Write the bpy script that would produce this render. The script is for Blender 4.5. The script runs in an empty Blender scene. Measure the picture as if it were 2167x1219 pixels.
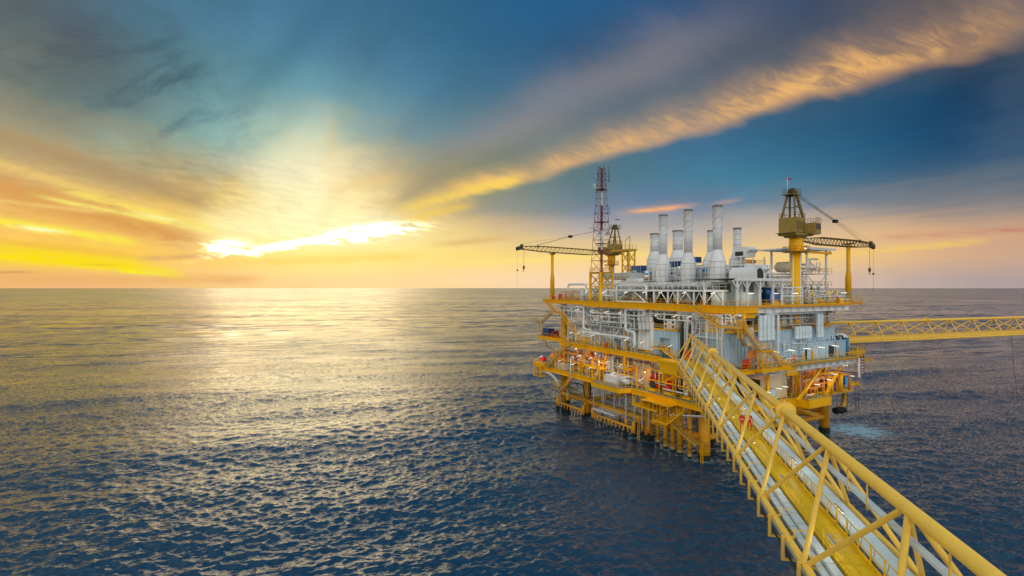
import bpy, math, random
import numpy as np
from mathutils import Vector, Matrix
R = math.radians
random.seed(7)
scene = bpy.context.scene
COL = scene.collection

# ------------------------------------------------------------------ camera
CAM_H = 35.0
cam_d = bpy.data.cameras.new('camera'); cam = bpy.data.objects.new('camera', cam_d); COL.objects.link(cam)
cam_d.sensor_width = 36.0; cam_d.lens = 36.0*1056/2167
cam.location = (0, 0, CAM_H); cam.rotation_euler = (R(90), 0, 0)
cam_d.clip_start = 0.1; cam_d.clip_end = 200000
scene.camera = cam

# ------------------------------------------------------------------ view / exposure
scene.view_settings.view_transform = 'Standard'
scene.view_settings.look = 'None'
scene.view_settings.exposure = 0.7
scene.view_settings.gamma = 1.0
scene.view_settings.use_curve_mapping = False
try:
    scene.cycles.max_bounces = 6; scene.cycles.diffuse_bounces = 3; scene.cycles.glossy_bounces = 3
    scene.cycles.caustics_reflective = False; scene.cycles.caustics_refractive = False
    scene.cycles.use_denoising = True
    scene.cycles.sample_clamp_direct = 1.6; scene.cycles.sample_clamp_indirect = 1.8
except Exception: pass

SUN_AZ, SUN_EL = -22.0, 14.0     # degrees right of the view axis, above the horizon

# ------------------------------------------------------------------ node helper
class NT:
    def __init__(s, tree): s.t = tree; s.n = tree.nodes; s.l = tree.links
    def node(s, typ, **kw):
        n = s.n.new(typ)
        for k, v in kw.items(): setattr(n, k, v)
        return n
    def put(s, sock, v):
        if isinstance(v, Q): s.l.new(v.s, sock)
        elif isinstance(v, bpy.types.NodeSocket): s.l.new(v, sock)
        elif isinstance(v, (tuple, list)) and len(v) == 3 and sock.type == 'RGBA': sock.default_value = (*v, 1)
        else: sock.default_value = v
    def m(s, op, a, b=None, c=None, clamp=False):
        n = s.node('ShaderNodeMath', operation=op, use_clamp=clamp)
        for i, v in enumerate((a, b, c)):
            if v is not None: s.put(n.inputs[i], v)
        return Q(s, n.outputs[0])
    def vm(s, op, a, b=None, scale=None):
        n = s.node('ShaderNodeVectorMath', operation=op)
        s.put(n.inputs[0], a)
        if b is not None: s.put(n.inputs[1], b)
        if scale is not None: s.put(n.inputs['Scale'], scale)
        return Q(s, n.outputs['Value'] if op in ('DISTANCE', 'LENGTH', 'DOT_PRODUCT') else n.outputs['Vector'])
    def xyz(s, x, y, z):
        n = s.node('ShaderNodeCombineXYZ')
        for i, v in enumerate((x, y, z)): s.put(n.inputs[i], v)
        return Q(s, n.outputs[0])
    def sep(s, v):
        n = s.node('ShaderNodeSeparateXYZ'); s.put(n.inputs[0], v)
        return [Q(s, o) for o in n.outputs]
    def mix(s, f, a, b, mode='MIX', clamp=True):
        n = s.node('ShaderNodeMix', data_type='RGBA', blend_type=mode, clamp_factor=clamp)
        s.put(n.inputs[0], f); s.put(n.inputs[6], a); s.put(n.inputs[7], b)
        return Q(s, n.outputs[2])
    def noise(s, vec, scale=1.0, detail=4.0, rough=0.5, dist=0.0, lac=2.0):
        n = s.node('ShaderNodeTexNoise'); n.inputs['Scale'].default_value = scale
        n.inputs['Detail'].default_value = detail; n.inputs['Roughness'].default_value = rough
        n.inputs['Lacunarity'].default_value = lac; n.inputs['Distortion'].default_value = dist
        s.put(n.inputs['Vector'], vec)
        return Q(s, n.outputs['Fac'] if 'Fac' in n.outputs else n.outputs[0])
    def ss(s, v, lo, hi):
        n = s.node('ShaderNodeMapRange', interpolation_type='SMOOTHSTEP', clamp=True)
        s.put(n.inputs[0], v); n.inputs[1].default_value = lo; n.inputs[2].default_value = hi
        return Q(s, n.outputs[0])
    def gauss(s, v, c, w):            # exp(-((v-c)/w)^2)
        d = (v - c)*(1.0/w)
        return s.m('EXPONENT', (d*d)*-1.0)
class Q:
    def __init__(q, nt, s): q.nt = nt; q.s = s
    def __add__(q, o): return q.nt.m('ADD', q, o)
    def __radd__(q, o): return q.nt.m('ADD', o, q)
    def __sub__(q, o): return q.nt.m('SUBTRACT', q, o)
    def __rsub__(q, o): return q.nt.m('SUBTRACT', o, q)
    def __mul__(q, o): return q.nt.m('MULTIPLY', q, o)
    def __rmul__(q, o): return q.nt.m('MULTIPLY', o, q)
    def __truediv__(q, o): return q.nt.m('DIVIDE', q, o)

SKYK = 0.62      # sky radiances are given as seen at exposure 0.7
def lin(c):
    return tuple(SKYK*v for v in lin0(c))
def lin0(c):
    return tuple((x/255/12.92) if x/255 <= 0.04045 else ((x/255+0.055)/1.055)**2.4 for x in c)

# ------------------------------------------------------------------ sky (world)
world = bpy.data.worlds.new('World'); scene.world = world; world.use_nodes = True
wt = NT(world.node_tree)
for n in list(wt.n): wt.n.remove(n)
tc = wt.node('ShaderNodeTexCoord')
D = wt.vm('NORMALIZE', tc.outputs['Generated'])
dx, dy, dz = wt.sep(D)

def pdir(px, py):
    v = Vector(((px-1083.5)/1056, 1.0, (610-py)/1056)); v.normalize(); return tuple(v)
def adir(az, el):
    return (math.sin(R(az))*math.cos(R(el)), math.cos(R(az))*math.cos(R(el)), math.sin(R(el)))
# the plane of the cloud layer (perspective of a flat layer high above the sea)
zc = wt.m('MAXIMUM', dz, 0.02)
pxc = dx/(zc+0.02); pyc = dy/(zc+0.02)
def rot(deg):                                   # rotated plane coordinates: along, across
    c, s_ = math.cos(R(deg)), math.sin(R(deg))
    return pxc*s_ + pyc*c, pxc*c - pyc*s_
al1, ac1 = rot(-36)                              # streets running away to the left of the sun
al2, ac2 = rot(-8)
fib1 = wt.noise(wt.xyz(al1*0.22, ac1*1.7, 0.0), 1.0, 7, 0.62, 0.5)
fib2 = wt.noise(wt.xyz(al2*0.16, ac2*1.2, 3.0), 1.0, 6, 0.6, 0.6)
soft = wt.noise(wt.vm('MULTIPLY', D, (2.2, 2.2, 6.0)), 1.5, 5, 0.55, 0.4)
# domain warp of the wide colour field
azn = wt.m('ARCTAN2', dx, dy)*(0.5/math.pi) + 0.5
hyp = wt.m('SQRT', dx*dx + dy*dy)
ev = dz/wt.m('MAXIMUM', wt.m('MAXIMUM', dy, hyp*0.5), 0.001)
azw = azn + (fib2-0.5)*0.020 + (soft-0.5)*0.022
evw = ev + ((fib1-0.5)*0.10 + (soft-0.5)*0.14)*wt.ss(ev, 0.0, 0.30)
ROWS = []
def row(y, pairs): ROWS.append(((610-y)/1056, [(math.degrees(math.atan((x-1083.5)/1056)), lin(c)) for x, c in pairs]))
row(20,  [(30,(84,98,106)),(250,(72,114,136)),(500,(62,130,166)),(750,(54,120,158)),(1000,(32,102,148)),(1250,(30,94,146)),(1500,(42,84,130)),(1750,(60,78,108)),(1950,(96,92,98)),(2150,(100,88,86))])
row(110, [(30,(90,106,110)),(180,(84,98,104)),(340,(72,112,130)),(520,(72,144,172)),(720,(60,126,158)),(950,(40,110,152)),(1200,(42,96,140)),(1450,(64,90,120)),(1700,(84,94,110)),(1950,(70,82,100)),(2150,(36,54,80))])
row(200, [(30,(106,120,110)),(200,(86,108,112)),(400,(84,128,138)),(560,(90,160,176)),(710,(84,150,172)),(900,(58,122,152)),(1100,(60,110,142)),(1300,(80,106,128)),(1500,(88,104,120)),(1700,(54,90,116)),(1950,(16,72,110)),(2150,(0,42,80))])
row(290, [(30,(142,134,108)),(200,(150,152,130)),(400,(126,174,168)),(520,(140,178,172)),(660,(190,202,170)),(800,(112,140,142)),(950,(102,130,140)),(1150,(122,128,126)),(1350,(64,106,136)),(1600,(48,102,136)),(1900,(20,78,116)),(2150,(2,52,92))])
row(370, [(30,(196,156,100)),(200,(202,168,108)),(400,(168,160,128)),(510,(196,188,160)),(640,(250,236,190)),(790,(204,176,134)),(950,(136,134,96)),(1150,(100,122,116)),(1350,(70,116,142)),(1600,(62,126,154)),(1850,(44,94,126)),(2150,(62,86,108))])
row(432, [(30,(232,170,82)),(200,(222,166,88)),(350,(230,178,84)),(490,(248,212,116)),(640,(255,248,194)),(820,(236,196,124)),(1000,(166,150,122)),(1200,(114,128,140)),(1380,(96,126,164)),(1600,(106,132,152)),(1850,(116,128,142)),(2150,(146,128,120))])
row(490, [(30,(250,196,84)),(200,(246,184,98)),(350,(248,190,94)),(490,(255,232,146)),(640,(255,248,186)),(790,(255,246,206)),(920,(250,216,130)),(1060,(214,180,142)),(1250,(178,166,164)),(1420,(178,168,170)),(1620,(208,180,152)),(1850,(230,184,136)),(2150,(214,158,120))])
row(545, [(30,(252,206,34)),(200,(253,214,48)),(340,(250,192,86)),(500,(254,212,122)),(660,(255,232,120)),(820,(255,226,130)),(980,(255,216,120)),(1150,(255,216,130)),(1350,(255,210,132)),(1550,(250,208,130)),(1750,(248,204,130)),(1930,(230,182,136)),(2150,(204,162,138))])
row(592, [(30,(240,178,120)),(250,(242,184,124)),(450,(248,200,128)),(700,(254,214,154)),(900,(254,214,152)),(1100,(254,216,174)),(1300,(246,210,184)),(1500,(240,204,168)),(1720,(228,194,172)),(1930,(198,172,164)),(2150,(168,152,156))])
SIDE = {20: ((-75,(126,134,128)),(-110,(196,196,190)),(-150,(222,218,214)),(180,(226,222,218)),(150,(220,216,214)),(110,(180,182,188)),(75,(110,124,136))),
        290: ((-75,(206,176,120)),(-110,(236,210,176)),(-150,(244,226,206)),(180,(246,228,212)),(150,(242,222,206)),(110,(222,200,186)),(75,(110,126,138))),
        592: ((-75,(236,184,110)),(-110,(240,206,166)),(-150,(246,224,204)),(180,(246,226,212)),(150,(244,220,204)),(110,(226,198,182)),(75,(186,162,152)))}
def ramp(stops):
    n = wt.node('ShaderNodeValToRGB'); cr = n.color_ramp; cr.interpolation = 'B_SPLINE'
    st = sorted(((a+180)/360, c) for a, c in stops); st = [(0.0, st[0][1])]+[q for q in st if 0.001 < q[0] < 0.999]+[(1.0, st[0][1])]
    while len(cr.elements) > 1: cr.elements.remove(cr.elements[-1])
    cr.elements[0].position = 0.0; cr.elements[0].color = (*st[0][1], 1)
    for p_, c in st[1:]: e = cr.elements.new(p_); e.color = (*c, 1)
    wt.put(n.inputs[0], azw); return Q(wt, n.outputs[0])
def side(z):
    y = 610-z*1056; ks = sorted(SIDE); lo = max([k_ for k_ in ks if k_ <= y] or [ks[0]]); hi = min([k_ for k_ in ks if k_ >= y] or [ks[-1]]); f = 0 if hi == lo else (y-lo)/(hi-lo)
    return [(-179.9 if a == 180 else a, tuple((u*(1-f)+v*f)*(1.2 if abs(a) < 100 else 1.8) for u, v in zip(lin(c), lin(d)))) for (a, c), (_, d) in zip(SIDE[lo], SIDE[hi])]  # sky outside the view, brightened to light the faces towards the camera
ROWS.append((1.05, [(-42, lin((90,116,130))), (-20, lin((70,116,146))), (0, lin((52,104,142))), (20, lin((56,96,132))), (42, lin((76,88,104)))]))
ROWS = sorted(ROWS)
base = None
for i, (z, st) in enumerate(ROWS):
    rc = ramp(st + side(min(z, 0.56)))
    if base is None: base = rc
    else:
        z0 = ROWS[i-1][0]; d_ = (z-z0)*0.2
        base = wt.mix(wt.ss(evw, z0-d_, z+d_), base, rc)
base = wt.mix(wt.ss(ev, 1.1, 3.5), base, tuple(x*1.1 for x in lin((156,168,180))))

# physically based clear sky under the cloud veil
sky = wt.node('ShaderNodeTexSky', sky_type='NISHITA', sun_disc=False)
sky.sun_elevation = R(SUN_EL); sky.sun_rotation = R(SUN_AZ)
sky.air_density = 1.2; sky.dust_density = 2.0
skyv = wt.vm('SCALE', sky.outputs[0], scale=0.0015)
col = wt.vm('ADD', wt.vm('SCALE', base, scale=0.96), skyv)

front = wt.ss(dy, 0.0, 0.25)
up = wt.ss(dz, 0.0, 0.05)
col = wt.vm('SCALE', col, scale=1.0 - 0.16*wt.ss(dz, 0.22, 0.45)*front)
tx = dx/wt.m('MAXIMUM', dy, 0.05)              # tangent-plane bearings of the cloud masses (1 = 45 degrees right)
tz = dz/wt.m('MAXIMUM', dy, 0.05)
def X(px): return (px-1083.5)/1056
def Z(py): return (610-py)/1056
# fibrous light/dark modulation all over the layer
NN = wt.noise(wt.xyz(tx*17, tz*85 + tx*14, 0.7), 1.0, 7, 0.66, 0.3)          # flat streaks near the horizon
fan = wt.noise(wt.xyz(wt.m('ARCTAN2', tz+0.02, tx-X(640))*2.3, wt.m('SQRT', (tx-X(640))*(tx-X(640))+tz*tz)*2.4, 9.0), 1.0, 6, 0.6, 0.5)
mod = (fib1-0.5)*0.35 + (fib2-0.5)*0.25 + (soft-0.5)*0.35 + (fan-0.5)*0.55*front + (NN-0.5)*1.0*front*wt.ss(tx, X(1100), X(500))*wt.ss(tz, Z(240), Z(430))
col = wt.vm('SCALE', col, scale=1.0 + mod*up*wt.ss(dz, 0.03, 0.16))
# fibres leaning across the big street
fl = tx*0.93 - tz*0.36; fc = tx*0.36 + tz*0.93
FB_ = wt.noise(wt.xyz(fl*11.0, fc*34.0, 1.3), 1.0, 7, 0.66, 0.9)
BLT = wt.noise(wt.xyz(fl*5.0, fc*11.0, 4.3), 1.0, 5, 0.55, 0.3)
# -- the long orange cloud street, straight on the cloud layer
zq = wt.m('MAXIMUM', dz, 0.03)
qx = dx/zq; qy = dy/zq
qa = (qx*3.37 - qy*4.57)*(1/5.678)              # along (towards the upper right)
qn = (qx*4.57 + qy*3.37)*(1/5.678)              # across
c0 = (-1.52*4.57 + 6.44*3.37)/5.678
off = qn - c0 + wt.ss(qa, -3.0, 0.0)*0.0
near = wt.ss(qa, -6.6, -3.6)*wt.ss(dy, 0.1, 0.4)
wob = (BLT-0.5)*0.42 + (FB_-0.5)*0.16
lowedge = wt.ss(off + wob, 0.42, 0.12)           # side towards the horizon: fairly crisp
body = lowedge*wt.ss(off + wob*1.3, -0.50, 0.16)
hil = lowedge*wt.gauss(off + wob, 0.08, 0.20)*wt.ss(FB_*0.6+BLT*0.4, 0.38, 0.66)
veil = wt.ss(off, 0.30, -0.1)*wt.ss(off, -0.9, -0.05)*0.34
fade = wt.ss(tx, X(2330), X(1950))
scol = wt.mix(wt.ss(tx, X(1900), X(1150)), lin((196,146,106)), lin((226,176,124)))
scol = wt.mix(wt.ss(tx, X(1200), X(860)), scol, lin((250,206,104)))
col = wt.mix(veil*near, col, wt.mix(wt.ss(tx, X(1900), X(1000)), lin((112,102,108)), lin((150,140,122))))
col = wt.mix(body*near*0.58*wt.ss(tx, X(2300), X(2000)), col, scol)
col = wt.mix(hil*near*0.80*wt.ss(tx, X(2300), X(1800)), col, lin((255,190,112)))
# -- a second, fainter street above it
s2 = wt.gauss(off + wob*0.8, -0.80, 0.24)*near*wt.ss(tx, X(760), X(1150))*wt.ss(tx, X(1750), X(1350))
col = wt.mix(s2*0.40, col, lin((166,146,140)))
def shred(px0, py0, px1, py1, w, c, amt, rag_=1.0, fade_=0.06):
    """a thin cloud bar between two bearings, ragged by the streak noise"""
    global col
    ax, az_, bx_, bz = X(px0), Z(py0), X(px1), Z(py1)
    L = math.hypot(bx_-ax, bz-az_); ux, uz = (bx_-ax)/L, (bz-az_)/L
    a_ = tx*ux + tz*uz - (ax*ux + az_*uz); n_ = tz*ux - tx*uz - (az_*ux - ax*uz)
    k = wt.gauss(n_ + (NN-0.5)*w*2.2*rag_, 0.0, w)*wt.ss(a_, -fade_*0.3, fade_)*wt.ss(a_, L+fade_*0.3, L-fade_)
    k = k*wt.ss(NN, 0.5-0.42*(1.15-rag_*0.5), 0.5+0.10)*front*amt
    col = wt.mix(k, col, lin(c))
shred(1305, 452, 1480, 434, 0.0050, (255,178,118), 0.9)
shred(1500, 434, 1570, 422, 0.0050, (236,172,126), 0.7)
shred(820, 452, 1120, 372, 0.012, (255,214,100), 0.75, 0.6)
shred(980, 402, 1110, 380, 0.008, (255,208,96), 0.9, 0.7, 0.04)
# left fan of low cloud: orange-brown bars with bright gaps
shred(-60, 380, 450, 522, 0.026, (222,156,84), 0.95, 0.35)
shred(-60, 270, 470, 442, 0.022, (176,144,104), 0.8, 0.4)
shred(-60, 330, 420, 470, 0.010, (244,202,116), 0.7, 0.4)
shred(700, 400, 860, 372, 0.012, (240,200,120), 0.5, 0.8)
shred(820, 440, 1000, 330, 0.016, (160,144,116), 0.6, 0.5)
shred(-60, 200, 400, 300, 0.020, (150,140,118), 0.5, 0.7)
shred(120, 398, 470, 488, 0.008, (255,226,104), 0.85, 0.7)
shred(270, 448, 400, 474, 0.004, (255,250,170), 0.8, 0.6)
shred(-60, 460, 300, 516, 0.009, (255,236,70), 1.0, 0.5)
shred(60, 412, 500, 500, 0.005, (255,236,120), 0.8, 0.7)
shred(-60, 420, 240, 452, 0.005, (250,206,120), 0.7, 0.8)
shred(20, 478, 150, 494, 0.0045, (255,252,190), 0.95, 0.5)
shred(-60, 506, 300, 546, 0.008, (240,174,84), 0.75, 0.6)
shred(-60, 535, 400, 580, 0.010, (255,230,8), 0.85, 0.8)
shred(240, 572, 405, 590, 0.005, (255,246,30), 0.9, 0.8, 0.03)
shred(270, 548, 510, 541, 0.0055, (222,170,112), 0.85, 0.8)
shred(160, 559, 270, 562, 0.0028, (200,150,70), 0.8, 0.8)
shred(-60, 576, 90, 576, 0.003, (206,140,90), 0.7)
shred(-60, 590, 560, 592, 0.010, (240,178,108), 0.85, 0.3)
shred(-60, 520, 330, 566, 0.016, (255,222,10), 0.7, 0.5)
shred(430, 560, 900, 540, 0.010, (252,206,90), 0.5, 0.7)
shred(840, 470, 1010, 430, 0.009, (255,206,70), 0.7, 0.7)
shred(900, 520, 1120, 500, 0.006, (214,170,120), 0.5, 0.8)
shred(900, 562, 1400, 536, 0.006, (255,232,120), 0.4, 0.9)
shred(1000, 500, 1420, 520, 0.006, (240,200,130), 0.35, 0.9)
shred(1640, 552, 2100, 508, 0.008, (255,208,96), 0.55, 0.8)
shred(1830, 505, 2300, 480, 0.006, (206,134,120), 0.45, 1.0)
shred(2080, 488, 2300, 484, 0.004, (196,110,96), 0.6, 0.8)
shred(1600, 420, 2300, 370, 0.030, (120,120,126), 0.4, 0.6)
# dark clouds, upper left
dk = wt.noise(wt.xyz(tx*4.2 + tz*2.0, tz*9.0 - tx*2.2, 2.0), 1.0, 6, 0.60, 0.45)
dkm = wt.gauss(tx - tz*0.0, X(310), 0.20)*wt.gauss(tz + tx*0.25, Z(180)+X(310)*0.25, 0.10)*wt.ss(dk, 0.42, 0.62)*front
col = wt.mix(dkm*0.85, col, lin((58,86,104)))
dk2 = wt.gauss(tx, X(80), 0.16)*wt.gauss(tz, Z(90), 0.09)*wt.ss(dk, 0.42, 0.62)*front
col = wt.mix(dk2*0.5, col, lin((92,84,88)))
dk3 = wt.gauss(tx, X(600), 0.12)*wt.gauss(tz - (tx-X(600))*0.9, Z(120), 0.05)*front
col = wt.mix(dk3*0.35, col, lin((44,96,124)))
# the fan of light standing over the sun
den_ = wt.m('MAXIMUM', Z(185)-tz + 0.012, 0.012)
ang = (tx - X(694))/den_
beam = wt.ss(ang, -1.15, -0.45)*wt.ss(ang, 0.42, -0.08)*wt.ss(tz, Z(190), Z(300))*wt.ss(tz, Z(560), Z(450))*front
beam = beam*(0.80+(soft-0.5)*0.8)
bcol = wt.mix(wt.ss(tz, Z(330), Z(230)), lin((255,246,206)), lin((206,214,196)))
bcol = wt.mix(wt.ss(ang, -0.18, 0.10)*0.6, bcol, lin((250,206,128)))
col = wt.mix(beam*0.47, col, bcol)
col = wt.vm('SCALE', col, scale=1.0 + beam*0.0*wt.ss(tz, Z(260), Z(470)))
# the blaze itself, broken by thin bars
def blob(px, py, wx, wz, tilt, amt):
    lx = tx - X(px); lz = tz - Z(py) - lx*tilt + (NN-0.5)*wz*9.0
    a = lx*(1/wx); b = lz*(1/wz)
    return wt.m('EXPONENT', (a*a+b*b)*-1.0)*amt*front
bl = (blob(474, 520, 0.034, 0.0085, 0.05, 6.0) + blob(785, 488, 0.062, 0.0085, 0.10, 12.0) + blob(630, 514, 0.10, 0.0045, 0.16, 10.0))*wt.ss(NN, 0.40, 0.60)
col = wt.vm('ADD', col, wt.vm('SCALE', wt.xyz(1.0, 0.84, 0.50), scale=bl))
col = wt.vm('MULTIPLY', col, (0.97, 1.01, 1.00))
# below the horizon
col = wt.mix(wt.ss(dz, -0.002, -0.03), col, lin((30,50,80)))
bg = wt.node('ShaderNodeBackground'); wt.put(bg.inputs[0], col); bg.inputs[1].default_value = 1.0
wo = wt.node('ShaderNodeOutputWorld'); wt.l.new(bg.outputs[0], wo.inputs[0])
world.cycles.sampling_method = 'MANUAL'; world.cycles.sample_map_resolution = 512


# ------------------------------------------------------------------ sun, veiled by the low cloud
sun_d = bpy.data.lights.new('sun', 'SUN'); sun = bpy.data.objects.new('sun', sun_d); COL.objects.link(sun)
sun_d.energy = 0.15; sun_d.angle = R(30); sun_d.color = (1.0, 0.70, 0.38)
sun.rotation_euler = Vector(adir(SUN_AZ, SUN_EL)).to_track_quat('Z', 'Y').to_euler()

# ------------------------------------------------------------------ sea
def make_sea():
    rng = np.random.default_rng(5)
    g = 9.81
    def tile(N, L, bands, seed_dir, spread, lp, amp):
        k1 = np.fft.fftfreq(N, L/N)*2*np.pi
        kx, ky = np.meshgrid(k1, k1); k = np.hypot(kx, ky); k[0, 0] = 1
        kp = 2*np.pi/lp
        S = np.exp(-1.25*(kp/k)**2)*k**-3.6*(1+0.8*np.exp(-((k-kp)/(0.35*kp))**2))
        th = np.arctan2(ky, kx) - seed_dir
        S *= np.abs(np.cos(th/2))**(2*spread)
        S[0, 0] = 0
        ph = rng.normal(size=(N, N)) + 1j*rng.normal(size=(N, N))
        H = ph*np.sqrt(S)
        out = []
        tot = np.fft.ifft2(H).real.std()
        for lo, hi in bands:
            lam = 2*np.pi/k
            Hb = H*((lam >= lo) & (lam < hi))
            h = np.fft.ifft2(Hb).real/tot*amp
            Dx = np.fft.ifft2(Hb*-1j*kx/k).real/tot*amp
            Dy = np.fft.ifft2(Hb*-1j*ky/k).real/tot*amp
            out.append((h, Dx, Dy))
        return out
    bands = [(0.9, 2.2), (2.2, 4.5), (4.5, 9), (9, 200)]
    T1 = tile(1024, 230.0, bands, R(-74), 4.0, 6.0, 0.078)
    T2 = tile(512, 173.0, bands, R(-92), 2.5, 3.2, 0.050)
    def samp(a, x, y, L):
        N = a.shape[0]
        fx = (x/L*N) % N; fy = (y/L*N) % N
        i = np.floor(fx).astype(int); j = np.floor(fy).astype(int); tx_ = fx-i; ty_ = fy-j
        i %= N; j %= N; i2 = (i+1) % N; j2 = (j+1) % N
        return (a[j, i]*(1-tx_)+a[j, i2]*tx_)*(1-ty_)+(a[j2, i]*(1-tx_)+a[j2, i2]*tx_)*ty_
    rngs = [(31.0, R(-78), 0.16), (23.0, R(-66), 0.11), (43.0, R(-84), 0.20), (17.5, R(-72), 0.07)]
    # rings: even in screen rows near, geometric far
    yy = np.linspace(540, 6, 760)
    r = 499*CAM_H/yy
    r = np.concatenate([np.linspace(2, r[0]-0.6, 26), r, np.geomspace(r[-1]*1.05, 90000, 40)])
    az = np.concatenate([np.linspace(-180, -56, 50, endpoint=False), np.linspace(-56, 56, 1080, endpoint=False), np.linspace(56, 180, 50, endpoint=False)])
    A, Rr = np.meshgrid(np.radians(az), r)
    x = np.sin(A)*Rr; y = np.cos(A)*Rr
    dr = np.gradient(r)[:, None]*np.ones_like(A)
    da = np.gradient(np.radians(az))[None, :]*Rr
    sp = np.maximum(dr*0.8, da)
    z = np.zeros_like(x); ox = np.zeros_like(x); oy = np.zeros_like(x)
    # gusts: rougher and smoother patches
    gust = 0.75 + 0.35*np.sin(x*0.021+y*0.013+1.0)*np.sin(y*0.017-x*0.006) + 0.2*np.sin(x*0.05-y*0.031)
    for T, L in ((T1, 230.0), (T2, 173.0)):
        ca, sa = (1, 0) if L > 200 else (math.cos(0.31), math.sin(0.31))
        xr = x*ca - y*sa; yr = x*sa + y*ca
        for (lo, hi), (h, Dx, Dy) in zip(bands, T):
            lam = min(lo*1.5, 14)
            w = np.clip((lam/sp-1.6)/2.0, 0, 1)*np.clip((40000-Rr)/5000, 0, 1)*gust
            hh = samp(h, xr, yr, L)*w; z += hh
            ddx = samp(Dx, xr, yr, L)*w; ddy = samp(Dy, xr, yr, L)*w
            ox += -(ddx*ca + ddy*sa)*0.9; oy += -(-ddx*sa + ddy*ca)*0.9
    for lam, th, am in rngs:
        z += am*gust*np.sin((x*np.cos(th)+y*np.sin(th))*2*np.pi/lam + 1.5*np.sin(x*0.011+y*0.02+lam))*np.clip((2500-Rr)/1500, 0, 1)
    x = x+ox; y = y+oy
    nr, na = x.shape
    v = np.stack([x, y, z], -1).reshape(-1, 3)
    v = np.vstack([v, [[0, 0, 0]]])
    i = np.arange(nr-1)[:, None]*na; j = np.arange(na)[None, :]; j2 = (j+1) % na
    q = np.stack([i+j, i+na+j, i+na+j2, i+j2], -1).reshape(-1, 4)
    tri = np.stack([np.full(na, nr*na), np.arange(na), (np.arange(na)+1) % na], -1)
    me = bpy.data.meshes.new('sea')
    me.vertices.add(len(v)); me.vertices.foreach_set('co', v.ravel())
    loops = np.concatenate([q.ravel(), tri.ravel()])
    me.loops.add(len(loops)); me.loops.foreach_set('vertex_index', loops.astype(np.int32))
    nq, ntr = len(q), len(tri)
    me.polygons.add(nq+ntr)
    me.polygons.foreach_set('loop_start', np.concatenate([np.arange(nq)*4, nq*4+np.arange(ntr)*3]).astype(np.int32))
    me.update(calc_edges=True)
    me.polygons.foreach_set('use_smooth', np.ones(nq+ntr, dtype=bool))
    me.validate()
    o = bpy.data.objects.new('sea', me); COL.objects.link(o); o['kind'] = 'structure'
    m = bpy.data.materials.new('sea_water'); m.use_nodes = True
    t = NT(m.node_tree); bs = t.n['Principled BSDF']
    geo = t.node('ShaderNodeNewGeometry'); P = Q(t, geo.outputs['Position'])
    dist = t.vm('LENGTH', P)
    far = t.ss(dist, 120, 700)
    def cnoise(vec, scale, detail, rough, dist_=0.0):
        n = t.node('ShaderNodeTexNoise'); n.inputs['Scale'].default_value = scale
        n.inputs['Detail'].default_value = detail; n.inputs['Roughness'].default_value = rough
        n.inputs['Distortion'].default_value = dist_
        t.put(n.inputs['Vector'], vec)
        return Q(t, n.outputs['Fac']), Q(t, n.outputs['Color'])
    def rot_(v, sx, sy, a=15):
        n = t.node('ShaderNodeMapping'); n.vector_type = 'TEXTURE'; n.inputs['Rotation'].default_value = (0, 0, R(a)); n.inputs['Scale'].default_value = (1/sx, 1/sy, 1)
        t.put(n.inputs['Vector'], v); return Q(t, n.outputs[0])
    gst = t.noise(t.vm('MULTIPLY', P, (0.4, 1.0, 1)), 0.018, 3, 0.55)
    n1, c1 = cnoise(rot_(P, 0.42, 1.25), 2.6, 6, 0.72, 0.25)      # ripples
    n2, c2 = cnoise(rot_(P, 0.26, 1.0), 0.22, 3, 0.6, 0.3)      # chop too far away for the mesh
    n3, c3 = cnoise(rot_(P, 0.20, 1.0, 10), 0.014, 7, 0.78)
    s1 = t.vm('SUBTRACT', c1, (0.5, 0.5, 0.5)); s2 = t.vm('SUBTRACT', c2, (0.5, 0.5, 0.5)); s3 = t.vm('SUBTRACT', c3, (0.5, 0.5, 0.5))
    sl = t.vm('ADD', t.vm('SCALE', s1, scale=(1.2+t.ss(gst, 0.36, 0.64)*1.5)*(1.0+far*0.7)), t.vm('SCALE', s2, scale=far*1.7+0.10))
    sl = t.vm('ADD', sl, t.vm('SCALE', s3, scale=far*1.5+0.12))
    sl = t.vm('MULTIPLY', sl, (1.0, 1.0, 0.0))
    nrm = t.vm('NORMALIZE', t.vm('ADD', Q(t, geo.outputs['Normal']), sl))
    t.put(bs.inputs['Normal'], nrm)
    # discharge foam under the far right corner of the platform
    cx_, cy_ = 85.0, 123.0
    fx, fy, fz = t.sep(P)
    ex = (fx-cx_)*(1/10.0); ey = (fy-cy_)*(1/9.0)
    fm = t.m('EXPONENT', (ex*ex+ey*ey)*-1.0)
    fn = t.noise(t.vm('MULTIPLY', P, (0.35, 1.0, 1)), 0.9, 6, 0.65)
    foam_haze = t.ss(fm*1.0+(fn-0.5)*1.9+(n1-.5)*0.8, 0.45, 1.0)
    # a few whitecap flecks on the crests
    cap = t.ss(fz + (n1-0.5)*0.5, 0.62, 0.95)*t.ss(n2, 0.5, 0.7)
    ring = None
    for lx, ly, lr in ((0, 0, 1.13), (0, 15.6, 1.1), (0, 39, 1.1), (0.6, 51, .95), (42, 0, 1.13), (-1.2, 9.3, .56), (-1.3, 7.1, .56), (-1.6, 4.9, .6), (-1.8, 2.2, .44), (-1.6, 19, .4), (-1.6, 34.6, .4)):
        wx = 39.1 + lx*math.cos(R(28.5)) - ly*math.sin(R(28.5)); wy = 101.4 + lx*math.sin(R(28.5)) + ly*math.cos(R(28.5))
        dd = t.vm('DISTANCE', t.xyz(fx, fy, 0.0), (wx, wy, 0.0))
        g_ = t.ss(dd, lr+1.5, lr+0.1)
        ring = g_ if ring is None else t.m('MAXIMUM', ring, g_)
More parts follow.
